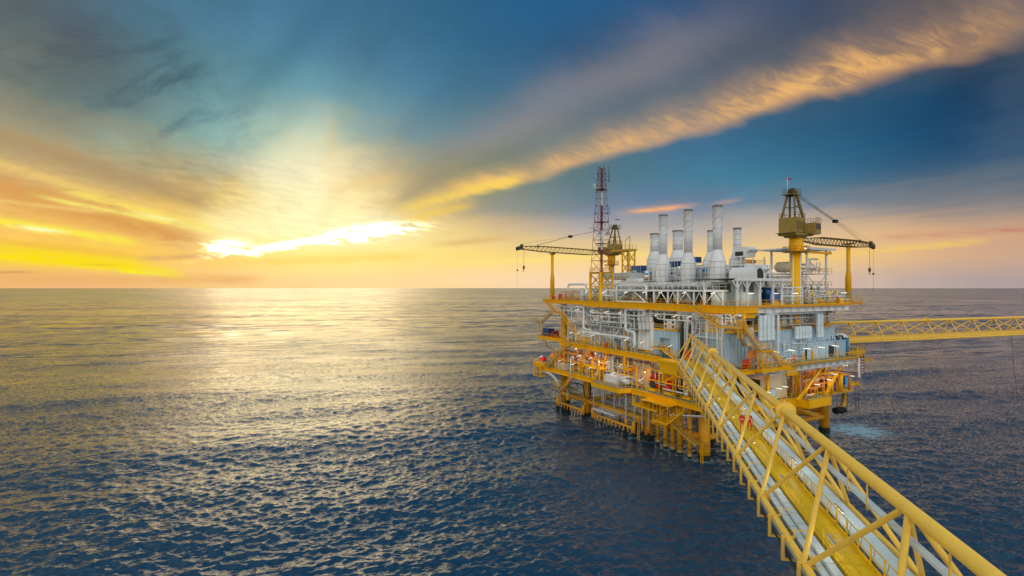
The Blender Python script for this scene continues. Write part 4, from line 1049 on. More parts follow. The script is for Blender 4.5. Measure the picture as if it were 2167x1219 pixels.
def ladder(o, x, y, z0, z1, m_=YEL, ax=(0, 1)):
    s_ = Vector((ax[0], ax[1], 0))*0.27; a = Vector((x, y, z0)); b = Vector((x, y, z1))
    part('rail', MB().beam(a-s_, b-s_, .09), m_, o); part('rail', MB().beam(a+s_, b+s_, .09), m_, o)
    mb = MB(); k = z0+.2
    while k < z1: mb.beam((x-s_.x, y-s_.y, k), (x+s_.x, y+s_.y, k), .05); k += .35
    part('rungs', mb, m_, o)
ladder(o, -2.3, -1.3, -1, 4.2)
o = thing('ladder', 'yellow ladder into the water between the fender and the risers', 'ladder', (-1.6, 17.3, 0)); ladder(o, -1.8, 17.2, -1, 5.2)
o = thing('access_landing', 'rusty yellow landing with a red sign plate wrapped round the near leg', 'landing', (-2, 0.5, 3.8)); part('floor', MB().box((-2.6, -1.6, 3.8), (-0.4, 3.4, 3.95)), YELD, o); part('railing', rail(MB(), [(-2.5, 3.3, 3.95), (-2.5, -1.5, 3.95)], toe=False), YELD, o); part('sign', MB().box((-2.62, 0.2, 4.2), (-2.58, 1.1, 4.9)), ORG, o)
o = thing('pipe', 'loose white pipe lying level beside the head of the near leg', 'pipe', (-3, -1, 9)); part('tube', MB().tube((-5.2, 4.2, 8.9), (-2.6, -4.6, 10.2), 0.17, 10), WHT, o)
o = thing('box_frame_platform', 'yellow open box frame sticking out at the far left end of the lowest deck', 'platform', (-5.5, 53, 9.4))
for x in (-6.3, -4.9):
    for y in (53.0, 56.8): part('post', MB().beam((x, y, 9.2), (x, y, 12.9), .28), YEL, o)
for z in (9.2, 10.6): part('ring_beam', MB().beam((-6.3, 53.0, z), (-6.3, 56.8, z), .2).beam((-4.9, 53.0, z), (-4.9, 56.8, z), .2).beam((-6.3, 53.0, z), (-4.9, 53.0, z), .2).beam((-6.3, 56.8, z), (-4.9, 56.8, z), .2), YEL, o)
part('deck', MB().box((-6.4, 52.9, 12.0), (-4.95, 56.9, 13.0)), YEL, o); part('railing', rail(MB(), [(-4.9, 56.8, 13), (-6.3, 56.8, 13), (-6.3, 53.0, 13)]), YEL, o)
o = thing('curved_pipe', 'cream curved overboard pipe under the far left end of the lowest deck', 'pipe', (-5, 48, 8)); part('tube', MB().pipe([(-5, 55, 10.6), (-5, 49, 10.4), (-4.6, 46.2, 8.4), (-4.4, 45.6, 5.8)], 0.42, 12, 2.5), CRM, o)
o = thing('outrigger_deck', 'yellow outrigger deck holding red and navy equipment at the far left of the middle deck', 'platform', (0, 58, ZM))
part('floor', MB().prism([(-1.5, 46), (2.5, 46), (2.5, 62), (-1.5, 62)], 19.3, 20.2), YEL, o); part('railing', rail(MB(), [(-1.4, 46, 20.2), (-1.4, 61.9, 20.2), (2.4, 61.9, 20.2)]), YEL, o)
part('strut', MB().beam((-1.3, 60, 19.2), (-0.6, 52, 14.5), .25), YELD, o); part('lower_frame', MB().pipe([(-1.3, 58, 19.2), (-1.3, 58, 17.2), (-1.3, 54, 17.0)], .07, 5), MAST, o)
o = thing('container', 'small navy blue container on the far left outrigger deck', 'container', (0.4, 59.5, 20.2)); part('box', MB().box((-0.6, 57.6, 20.25), (1.6, 61.4, 22.6)), NAVY, o)
for y in (58.5, 59.5, 60.4): part('rib', MB().box((-0.66, y, 20.3), (-0.6, y+.12, 22.5)), NAVY, o)
o = thing('winch', 'dark red winch on the far left outrigger deck', 'winch', (0.3, 55.4, 20.2)); part('drum', MB().lathe((-0.6, 55.4, 21.4), [(.9, 0), (.9, .1), (.55, .1), (.55, 1.7), (.9, 1.7), (.9, 1.8)], 16, 'x'), MAST, o); part('frame', MB().box((-.7, 54.4, 20.2), (1.3, 56.4, 20.6)).beam((-.6, 54.6, 20.4), (-.6, 55.4, 21.6), .2).beam((1.2, 54.6, 20.4), (1.2, 55.4, 21.6), .2), RED, o)
# ================================================================== TOP DECK
# ---- exhaust stacks
def stack(label, x, y, z0, z1, rt, rb, zs, strakes, group, ladder_=False):
    """z0 foot, zs shoulder top, z1 top; rt tube radius, rb base radius"""
    o = thing('exhaust_stack', label, 'exhaust stack', (x, y, z0), group)
    part('silencer', MB().lathe((x, y, z0), [(rb*0.96, 0), (rb, 0.1), (rb, (zs-z0)*0.60), (rb*0.97, (zs-z0)*0.63), (rt*1.06, zs-z0), (rt, zs-z0+0.15)], 28), STK, o)
    part('flue', MB().lathe((x, y, zs), [(rt, 0), (rt, (z1-zs)*.5), (rt, z1-zs-0.3), (rt*1.04, z1-zs-0.28), (rt*1.04, z1-zs), (rt*0.9, z1-zs), (rt*0.9, z1-zs-0.8)], 28), STK, o)
    part('rim', MB().lathe((x, y, z1-.42), [(rt*1.02, 0), (rt*1.09, .02), (rt*1.09, .40), (rt*1.0, .44)], 24, sm=False), mat('sooty_steel', (0.20, 0.20, 0.19), .6, wear=.6), o)
    part('mouth', MB().lathe((x, y, z1-0.5), [(rt*0.88, 0), (rt*0.88, .05)], 20), DRK, o)
    H = z1-zs
    zz = [zs+0.1+i*(H*0.235) for i in range(5)]+[z0+(zs-z0)*f for f in (0.18, 0.42, 0.62)]
    for z in zz:
        r = rt if z > zs else rb
        part('band', MB().lathe((x, y, z), [(r, 0), (r+.05, .02), (r+.05, .08), (r, .10)], 24, sm=False), GRY, o)
    for k in range(8):
        a_ = 2*math.pi*k/8+.3; part('seam', MB().box((x+rb*math.cos(a_)-.03, y+rb*math.sin(a_)-.03, z0+.1), (x+rb*math.cos(a_)+.03, y+rb*math.sin(a_)+.03, z0+(zs-z0)*.6)), GRY, o)
    if strakes:
        zt = z1-0.6; zb = z1-H*0.56
        for k in range(3):
            mb = MB(); n = 30; turns = 1.05
            for i in range(n):
                a0 = 2*math.pi*(k/3+turns*i/n); a1 = 2*math.pi*(k/3+turns*(i+1)/n)
                h0 = zb+(zt-zb)*i/n; h1 = zb+(zt-zb)*(i+1)/n
                def pt(a, r, h): return (x+r*math.cos(a), y+r*math.sin(a), h)
                mb.add([pt(a0, rt-.01, h0), pt(a0, rt+.09, h0), pt(a1, rt+.09, h1), pt(a1, rt-.01, h1), pt(a0, rt-.01, h0+.05), pt(a0, rt+.09, h0+.05), pt(a1, rt+.09, h1+.05), pt(a1, rt-.01, h1+.05)],
                       [(0, 3, 2, 1), (4, 5, 6, 7), (1, 2, 6, 5), (0, 4, 7, 3)])
            part('helical_strake', mb, GRY, o)
    return o
SG = 'tall white stacks with helical strakes in the front row'
stack('tallest and rightmost of the three white stacks with helical strakes', 12, 6.6, 36.7, 53.7, 1.0, 1.78, 43.5, True, SG)
stack('middle one of the three white stacks with helical strakes', 12, 15.0, 36.7, 53.9, 1.0, 1.76, 43.4, True, SG)
stack('leftmost of the three white stacks with helical strakes', 12, 23.1, 36.7, 53.7, 1.0, 1.76, 43.5, True, SG)
SB = 'plain white stacks in the rear row'
stack('wide short white stack behind the leftmost straked one', 26, 40.3, 39.5, 51.3, 1.36, 2.35, 45.8, False, SB)
stack('wide short white stack between the left and middle straked ones', 26, 31.4, 39.5, 51.3, 1.38, 2.35, 45.6, False, SB)
stack('slim white stack partly hidden behind the tallest one', 24, 18.5, 38.5, 49.9, 0.80, 1.85, 44.2, False, SB)
stack('slim white stack standing alone to the right of the tallest one', 24, 10.6, 38.5, 49.7, 0.90, 1.85, 44.0, False, SB)
# ---- white module carrying the stacks
M1 = thing('stack_module', 'white framed steel module on columns carrying the front row of stacks', 'module', (4, 10, ZU))
part('floor', MB().box((-2.3, -6.8, 34.55), (17, 27, 34.7)), GRT, M1)
def wframe(root, x, ys, z0, z1, m_=WHT, braces=True, w=0.30):
    for i, y in enumerate(ys): part('column', MB().box((x-w/2, y-w/2, z0), (x+w/2, y+w/2, z1)), m_, root)
    if braces:
        for i in range(len(ys)-1):
            a, b = ys[i], ys[i+1]
            mid = (a+b)/2
            part('brace', MB().tube((x, a, z0+.1), (x, mid, z1-.15), .09, 6), m_, root); part('brace', MB().tube((x, b, z0+.1), (x, mid, z1-.15), .09, 6), m_, root)
wframe(M1, -2.1, [11.9, 7.8, 5.0, 0.8, -1.9, -6.2], ZU, 34.3)
part('edge_beam', MB().box((-2.35, -6.8, 34.25), (-2.05, 27, 34.65)), WHT, M1); part('edge_beam', MB().box((-2.3, -7.0, 34.25), (17, -6.75, 34.65)), WHT, M1)
part('railing', rail(MB(), [(-2.2, 27, 34.7), (-2.2, -6.8, 34.7), (1, -6.8, 34.7)], toe=False), WHT, M1)
for ys in ((6.6), (15.0), (23.1)):
    for dx_, dy_ in ((-1.5, -1.5), (-1.5, 1.5), (1.5, -1.5), (1.5, 1.5)):
        part('stack_leg', MB().beam((12+dx_*1.1, ys+dy_*1.1, 34.7), (12+dx_*0.85, ys+dy_*0.85, 36.7), .24), WHT, M1)
    for dy_ in (-1.5, 1.5): part('brace', MB().beam((10.35, ys+dy_*1.1, 34.8), (10.4, ys, 36.6), .14), WHT, M1)
    part('cone', MB().lathe((12, ys, 34.8), [(0.9, 0), (1.0, .9), (1.6, 1.9)], 16), STK, M1)
# machinery inside: dark turbine enclosures seen between the columns
for i, y in enumerate((22, 15, 8, 1)):
    o = thing('turbine_enclosure', '%s dark turbine enclosure from the left behind the white columns of the stack module' % ORD[i], 'enclosure', (4.5, y, ZU), 'turbine enclosures under the stacks')
    part('casing', MB().box((2.2, y-2.4, ZU+.3), (9, y+2.4, ZU+2.5)), (GRY, DRK, GRY, DRK)[i], o); part('skid', MB().box((1.9, y-2.6, ZU), (9.3, y+2.6, ZU+.3)), MAST, o); part('duct', MB().tube((1.2, y, ZU+1.6), (2.2, y, ZU+1.6), .8, 14), CRM, o)
# ---- right white frame along the front edge with container inside
M2 = thing('front_module', 'white framed module with diagonal corner braces along the front edge of the top deck', 'module', (5, -8, ZU))
xs = [-2.5, 0.2, 4.0, 7.9, 10.7]
for x in xs: part('column', MB().box((x-.17, -9.7, ZU), (x+.17, -9.4, 36.4)), WHT, M2)
part('top_beam', MB().box((-3.0, -9.8, 36.35), (13.4, -9.3, 36.85)), WHT, M2)
part('floor', MB().box((-3.0, -9.7, 36.7), (13.4, 2.0, 36.8)), GRT, M2); part('railing', rail(MB(), [(5.2, -9.6, 36.85), (13.3, -9.6, 36.85), (13.3, 1, 36.85)], toe=False), WHT, M2)
for x in xs:
    for s_ in (-1, 1): part('brace', MB().tube((x, -9.55, 34.7), (x+s_*1.3, -9.55, 36.4), .11, 6), WHT, M2)
for x in (-2.5, 4, 10.7): part('column', MB().box((x-.17, -2.2, ZU), (x+.17, -1.9, 36.7)), WHT, M2)
o = thing('control_cabin', 'pale grey-green cabin with a dark double window inside the front white module', 'cabin', (2, -7, ZU)); part('walls', MB().box((-1.6, -8.2, ZU), (6.2, -3, 36.2)), mat('sage_paint', (0.30, 0.35, 0.33), .5, wear=.35), o)
for k in range(8): part('cladding_strip', MB().box((-1.6, -8.24, ZU+.4+k*.32), (6.2, -8.2, ZU+.46+k*.32)), GRY, o)
for k in range(5): part('wall_rib', MB().box((-1.5+k*1.85, -8.27, ZU), (-1.4+k*1.85, -8.2, 36.2)), GRY, o)
w_ = part('window', MB().box((1.0, -8.26, 34.2), (4.0, -8.2, 36.0)), GLS, o); part('frame', MB().box((2.5, -8.30, 34.2), (2.6, -8.26, 36.0)).box((0.95, -8.3, 34.1), (4.05, -8.26, 34.2)), GRY, w_); part('side_window', MB().box((-1.66, -7.4, 34.2), (-1.6, -4.6, 35.8)), GLS, o)
o = thing('engine', 'dark navy engine package beside the cabin under the white frame', 'engine', (9.6, -7.4, ZU)); part('block', MB().box((8.4, -8.6, ZU+.4), (12.4, -5, ZU+2.2)), NAVY, o); part('cowl', MB().lathe((8.4, -6.8, ZU+2.4), [(1.0, 0), (1.15, .2), (1.15, 3.3), (.9, 3.6)], 14, 'x'), NAVY, o); part('skid', MB().box((8.2, -8.8, ZU), (12.8, -4.8, ZU+.4)), YEL, o)
o = thing('tool_chest', 'yellow tool chest standing by the front railing of the top deck', 'chest', (7.4, -9, ZU)); part('box', MB().box((8.2, -9.5, ZU), (9.8, -8.9, ZU+.9)), YEL, o)
# ---- filter houses
def filter_house(label, x, y, z, sx, sy, sz, m_=STK):
    o = thing('filter_house', label, 'filter house', (x, y, z))
    part('body', MB().box((x, y, z), (x+sx, y+sy, z+sz)), m_, o)
    part('hood', MB().ext([(0, 0), (0, sz*0.6), (-0.9, sz*0.3)], (x, y, z+sz*0.4), (0, 1, 0), (0, 0, 1), (sx, 0, 0)), m_, o)
    part('hood', MB().ext([(0, 0), (0, sz*0.7), (1.1, sz*0.35)], (x+sx, y, z+sz*0.3), (1, 0, 0), (0, 0, 1), (0, sy, 0)), m_, o)
    for k in range(3): part('seam', MB().box((x-.02, y-.03, z+sz*(0.2+k*0.27)), (x+sx+.02, y, z+sz*(0.2+k*0.27)+.05)), GRY, o)
    part('louvre', MB().box((x-.05, y+sy*.2, z+.3), (x, y+sy*.8, z+sz*.55)), DRK, o)
    return o
filter_house('large hexagonal grey intake hood at the top right of the stacks', 21.0, 6, 42.3, 3.4, 3.6, 2.4); filter_house('lower grey intake hood behind the white front frame', 13.6, -3.0, 36.9, 1.8, 4, 3.0)
o = thing('intake_duct', 'grey arched duct opening above the front white frame', 'duct', (9, -3, 36.8)); part('arch', MB().ext([(1.6*math.cos(math.pi*i/12), 1.0+1.6*math.sin(math.pi*i/12)) for i in range(13)]+[(-1.6, 0), (1.6, 0)], (10.4, -5, 36.8), (1, 0, 0), (0, 0, 1), (0, 6, 0)), STK, o); part('mouth', MB().ext([(1.15*math.cos(math.pi*i/12), 1.0+1.15*math.sin(math.pi*i/12)) for i in range(13)]+[(-1.15, 0), (1.15, 0)], (10.4, -5.03, 36.9), (1, 0, 0), (0, 0, 1), (0, .04, 0)), DRK, o)
o = thing('support_portal', 'white portal frame round the arched duct', 'frame', (8, -5.5, 36.8)); part('post', MB().beam((8.2, -5.8, 36.8), (8.2, -5.8, 39.6), .2), WHT, o); part('post', MB().beam((12.6, -5.8, 36.8), (12.6, -5.8, 39.6), .2), WHT, o); part('top_beam', MB().beam((5.4, -5.8, 39.6), (12.8, -5.8, 39.6), .26), WHT, o); part('brace', MB().beam((12.6, -5.8, 38.4), (11.4, -5.8, 39.6), .14).beam((13.5, -5.8, 36.8), (12.6, -5.8, 39.6), .1), WHT, o)
o = thing('machinery_deck', 'white machinery deck with railings under the hexagonal intake hood', 'platform', (17, 2, 39)); part('floor', MB().box((18, 5, 40.3), (27, 11, 40.5)), WHT, o); part('railing', rail(MB(), [(18, 5.1, 40.5), (26.9, 5.1, 40.5), (26.9, 11, 40.5)], toe=False), WHT, o)
for x in (18.3, 22.5, 26.7): part('leg', MB().beam((x, 5.3, 34), (x, 5.3, 42.4), .2), WHT, o)
part('orange_motor', MB().tube((21, 5.9, 41.2), (24, 5.9, 41.2), .45, 12), ORG, o)
# middle block of machinery behind the stacks
M3 = thing('compressor_module', 'cluttered white and grey compressor module between the two rows of stacks', 'module', (22, 20, ZU))
part('block', MB().box((17.5, 6, ZU), (30, 44, 38.4)), GRY, M3); part('roof', MB().box((17.2, 5.6, 38.4), (30.4, 44.5, 38.6)), WHT, M3); part('railing', rail(MB(), [(17.3, 44, 38.6), (17.3, 5.7, 38.6), (30, 5.7, 38.6)], toe=False), WHT, M3)
for i in range(12):
    y = 7.2+i*3.1; part('wall_rib', MB().box((17.25, y, ZU), (17.5, y+.22, 38.4)), WHT, M3)
for i in range(10):
    x = 17.5+rnd.random()*1.5; y = 7+rnd.random()*34; part('vent', MB().box((x, y, 38.6), (x+.8+rnd.random(), y+1+rnd.random()*1.4, 39.3+rnd.random()*1.3)), rnd.choice([WHT, GRY, STK, SKYB, NAVY]), M3)
for i in range(5):
    y = 10+i*7; part('bent_pipe', MB().pipe([(16.6, y, 35.5), (16.6, y, 39.8+(i % 2)*.8), (16.6, y+2.0, 39.8+(i % 2)*.8), (16.6, y+2.0, 36)], .28, 10), (GRY, CLAD)[i % 2], M3)
# ---- left machinery: deck houses and the pipe frame behind mast
M4 = thing('process_module', 'white pipework module behind the mast at the left of the top deck', 'module', (8, 36, ZU))
part('block', MB().box((10, 29, ZU), (17, 44, 36.8)), CRM, M4); part('upper_block', MB().box((9.5, 33, 37.4), (17, 44, 39.2)), GRY, M4); part('roof', MB().box((9, 28.5, 36.8), (17.3, 44.5, 37.0)), WHT, M4); part('railing', rail(MB(), [(9.1, 44, 37), (9.1, 28.6, 37), (17, 28.6, 37)], toe=False), YEL, M4)
for i in range(10): part('wall_rib', MB().box((9.75, 29.3+i*1.55, ZU), (10, 29.5+i*1.55, 36.8)), WHT, M4)
def rack(label, x, y0, y1, z0, z1, n, m_=WHT, seed=1, rmin=.06, rmax=.2, frame=True, xs_=1.6, name='pipe_rack', cat='pipe rack', mats_=None):
    """frame of posts and beams filled with many bent pipes, valves and flanges"""
    rg = random.Random(seed); o = thing(name, label, cat, (x, min(y0, y1), z0))
    L = abs(y1-y0); lo = min(y0, y1); mats_ = mats_ or [WHT, WHT, CLAD, GRY, STK]
    if frame:
        k = max(1, round(L/4.0))
        for i in range(k+1):
            y = lo+L*i/k; part('post', MB().box((x-.09, y-.09, z0), (x+.09, y+.09, z1)), m_, o)
        for z in (z0+(z1-z0)*.5, z1-.1): part('beam', MB().box((x-.1, lo, z-.1), (x+.1, lo+L, z+.1)), m_, o)
    for i in range(n):
        r = rg.uniform(rmin, rmax); xx = x+rg.uniform(0, xs_); y = lo+rg.uniform(0, L); z = rg.uniform(z0+.3, z1-.2); kind = rg.random(); m2 = rg.choice(mats_)
        if kind < .34: mb = MB().tube((xx, max(lo, y-rg.uniform(1.5, 6)), z), (xx, min(lo+L, y+rg.uniform(1.5, 6)), z), r, 8)
        elif kind < .60: mb = MB().tube((xx, y, z0), (xx, y, min(z1, z+rg.uniform(1, 3))), r, 8)
        elif kind < .88:
            y2 = min(max(lo, y+rg.choice((-1, 1))*rg.uniform(1.2, 4)), lo+L)
            mb = MB().pipe([(xx, y, z0 if rg.random() < .5 else z1), (xx, y, z), (xx, y2, z), (xx, y2, z0 if rg.random() < .6 else z1)], r, 8)
        else: mb = MB().pipe([(xx, y, z), (xx, y+.9, z), (xx, y+.9, z-.9), (xx, y+1.8, z-.9), (xx, y+1.8, z), (xx, y+2.8, z)], r, 8)
        p_ = part('pipe', mb, m2, o)
        if rg.random() < .55:
            part('flange', MB().lathe((xx, y, z-.06), [(r*1.7, 0), (r*1.7, .12)], 10), rg.choice([GRY, m2, YELD]), p_)
        if rg.random() < .3:
            part('valve', MB().ball((xx, y, z), r*1.9, 8, 5).tube((xx, y, z), (xx-.05, y, z+.5), .03, 5).lathe((xx-.05, y, z+.5), [(.2, 0), (.2, .03)], 10), rg.choice([RED, SKYB, GRY, WHT, YEL]), p_)
    return o
rack('white framed pipework with diagonal braces on the top deck in front of the mast', -1.8, 26, 44, ZU, 34.6, 56, seed=3, xs_=5, rmax=.18)
rack('second layer of pale piping behind the mast tower', 5.0, 24, 46, ZU, 36.2, 46, seed=9, xs_=4, rmax=.22)
rack('pipework clutter between the mast and the left stacks', 2.0, 13, 27, 34.8, 36.3, 34, seed=12, xs_=6, rmax=.14)
rack('thin pipe frames around the feet of the straked stacks', 9.0, 1, 27, 34.8, 36.4, 40, seed=13, xs_=2, rmax=.13)
rack('pipe clutter filling the gap behind the straked stacks', 15.2, 2, 30, 34.8, 40.2, 60, seed=14, xs_=1.6, rmax=.2)
rack('pipe clutter above the compressor module roof', 19, 8, 40, 38.7, 41.4, 40, seed=15, xs_=8, rmax=.16, frame=False)
o = thing('pipe_loop', 'thick white pipe frame looping over the white process skid', 'pipe', (-1.9, 14, ZU)); part('pipe', MB().pipe([(-2.2, 24.3, ZU), (-2.2, 24.3, 35.6), (-2.2, 14.2, 35.6), (-2.2, 14.2, 32.4)], .26, 12), WHT, o)
for a, b in (((-2.1, 24, 31.8), (-2.1, 19.5, 35.0)), ((-2.1, 14.6, 31.8), (-2.1, 19.5, 35.0))): part('brace', MB().tube(a, b, .12, 6), WHT, o)
part('skid_frame', MB().box((-2.4, 13.8, ZU), (-2.0, 24.6, ZU+.35)).box((-2.3, 14, 34.3), (-2.0, 24.4, 34.6)).box((-2.3, 24.3, ZU), (-2.0, 24.7, 35)), WHT, o)
o = thing('pipe_loop', 'tall thick white pipe loop at the left end of the pipework behind the mast', 'pipe', (-1.9, 36, ZU)); part('pipe', MB().pipe([(-2.0, 45.2, ZU), (-2.0, 45.2, 36.0), (-2.0, 37, 36.0), (-2.0, 37, 33)], .30, 12), WHT, o)
for i, (y, z, l) in enumerate(((28, 35.9, 7), (24, 36.8, 6), (33, 36.4, 5))): 
    o = thing('horizontal_vessel', '%s pale horizontal vessel among the pipework left of the stacks' % ORD[i], 'vessel', (6, y, z), 'pale vessels left of the stacks'); part('shell', MB().lathe((6, y, z), [(.05, 0), (.6, .2), (.8, .6), (.8, l-.6), (.6, l-.2), (.05, l)], 18, 'y'), CLAD, o); part('saddle', MB().box((5.5, y+1, z-1.4), (6.5, y+1.3, z-.4)).box((5.5, y+l-1.3, z-1.4), (6.5, y+l-1, z-.4)), WHT, o)
# orange tanks at the left end
for i, (y, r, m_) in enumerate(((44.5, .9, ORG), (47, .9, ORG), (49.4, .55, RED), (41.8, .9, ORG))):
    o = thing('tank', ('%s cream and orange tank from the right, left end of top deck' % ORD[i]) if m_ is ORG else 'small red cabinet beside the orange tanks on the top deck', 'tank' if m_ is ORG else 'cabinet', (-1.6, y, ZU), 'orange tanks' if m_ is ORG else None)
    if m_ is ORG:
        part('shell', MB().lathe((-2.2, y, ZU+1.3), [(.05, 0), (.7, .12), (.9, .4), (.9, 2.2), (.05, 2.7)], 16, 'x'), CRM, o); part('frame', MB().beam((-2.4, y-1, ZU), (-2.4, y-1, ZU+2.4), .14).beam((-2.4, y+1, ZU), (-2.4, y+1, ZU+2.4), .14).beam((-2.4, y-1, ZU+2.4), (-2.4, y+1, ZU+2.4), .14).beam((-2.4, y-1, ZU+.3), (-2.4, y+1, ZU+.3), .2), ORG, o)
    else: part('box', MB().box((-2.2, y-.5, ZU), (-1.4, y+.5, ZU+1.6)), RED, o)
o = thing('drum', 'red drum near the far left corner of the top deck', 'drum', (-2.4, 52, ZU)); part('shell', MB().lathe((-2.4, 52, ZU), [(.5, 0), (.52, .05), (.5, .5), (.52, .55), (.5, 1.1)], 14), RED, o); part('stand', MB().box((-2.8, 51.6, ZU), (-2.0, 52.4, ZU+.08)), YEL, o)
# ---- radio mast on its yellow tower
T = thing('mast_tower', 'yellow braced square tower carrying the red and white radio mast', 'tower', (-.4, 32.5, ZU))
cs = [(-2.4, 30.5), (1.6, 30.5), (1.6, 34.5), (-2.4, 34.5)]
for x, y in cs: part('leg', MB().box((x-.24, y-.24, ZU), (x+.24, y+.24, 39)), YEL, T)
for i in range(4):
    (xa, ya), (xb, yb) = cs[i], cs[(i+1) % 4]
    for z in (35.4, 38.8): part('beam', MB().beam((xa, ya, z), (xb, yb, z), .3), YEL, T)
    for za, zb in ((ZU+.2, 35.3), (35.5, 38.7)): part('brace', MB().beam((xa, ya, za), (xb, yb, zb), .13).beam((xb, yb, za), (xa, ya, zb), .13), YELD, T)
part('floor', MB().box((-2.7, 30.2, 39.0), (1.9, 34.8, 39.1)), GRT, T); part('railing', rail(MB(), [(-2.6, 30.3, 39.1), (-2.6, 34.7, 39.1), (1.8, 34.7, 39.1), (1.8, 30.3, 39.1), (-2.6, 30.3, 39.1)], toe=False, step=1.0), YEL, T)
MWHT = mat('mast_white_backlit', (0.26, 0.22, 0.24), .5, wear=.3)  # white sections darkened in the colour itself to look backlit
MS = thing('radio_mast', 'tall red and white lattice radio mast with antennas, highest thing on the platform', 'mast', (-.4, 32.5, 39.1))
def mc(i, z):
    f = (z-39.1)/(66.5-39.1); h = 1.95*(1-f)+0.62*f
    return Vector((-.4+(-1, 1, 1, -1)[i]*h, 32.5+(-1, -1, 1, 1)[i]*h, z))
zs_ = [39.1]; 
while zs_[-1] < 66: zs_.append(min(66.5, zs_[-1]+max(1.3, 3.0-(zs_[-1]-39)*0.065)))
for j in range(len(zs_)-1):
    a, b = zs_[j], zs_[j+1]; m_ = MAST if (int((a-39)/5.2) % 2 == 0) else MWHT
    mb = MB()
    for i in range(4):
        mb.tube(mc(i, a), mc(i, b), .065, 6, caps=False); k = (i+1) % 4
        mb.tube(mc(i, a), mc(k, b), .034, 4, caps=False); mb.tube(mc(k, a), mc(i, b), .034, 4, caps=False); mb.tube(mc(i, b), mc(k, b), .05, 4, caps=False)
    part('lattice_section', mb, m_, MS)
    part('cable_ladder', MB().box((-.62, 32.2, a), (-.2, 32.5, b)), m_ if m_ is MAST else CLAD, MS)
for z in (60.5, 52, 46.5): part('work_platform', MB().box((-1.5, 31.4, z), (.7, 33.6, z+.12)), DRK, MS)
part('whip_antenna', MB().tube((-.4, 32.5, 66.5), (-.4, 32.5, 70), .05, 6), GRY, MS)
for dx_, z, l in ((1.6, 62.5, 4.0), (1.9, 54, 2.6), (-1.8, 51, 3.0), (-1.6, 63.2, 1.6), (2.0, 62.5, 2.4)):
    part('antenna', MB().tube((-.4+dx_, 31.6, z), (-.4+dx_, 31.6, z+l), .05, 5).beam((-.4, 31.9, z+.4), (-.4+dx_, 31.6, z+.4), .06).beam((-.4, 31.9, z+l*.6), (-.4+dx_, 31.6, z+l*.6), .05), DRK, MS)
part('dish', MB().lathe((-3.2, 32, 61.2), [(.05, 0), (.45, -.12), (.6, -.3)], 14, 'y').beam((-.8, 32, 61.2), (-3.0, 32, 61.2), .05), GRY, MS)
for z in (50.2, 50.6): part('side_arm', MB().beam((-4.4, 32.5, z), (-.8, 32.5, z), .05), DRK, MS)
for x in (-1.6, .9): part('radar_drum', MB().lathe((x, 31.3, 49.2), [(.45, 0), (.45, .5)], 12, 'y'), GRY, MS)

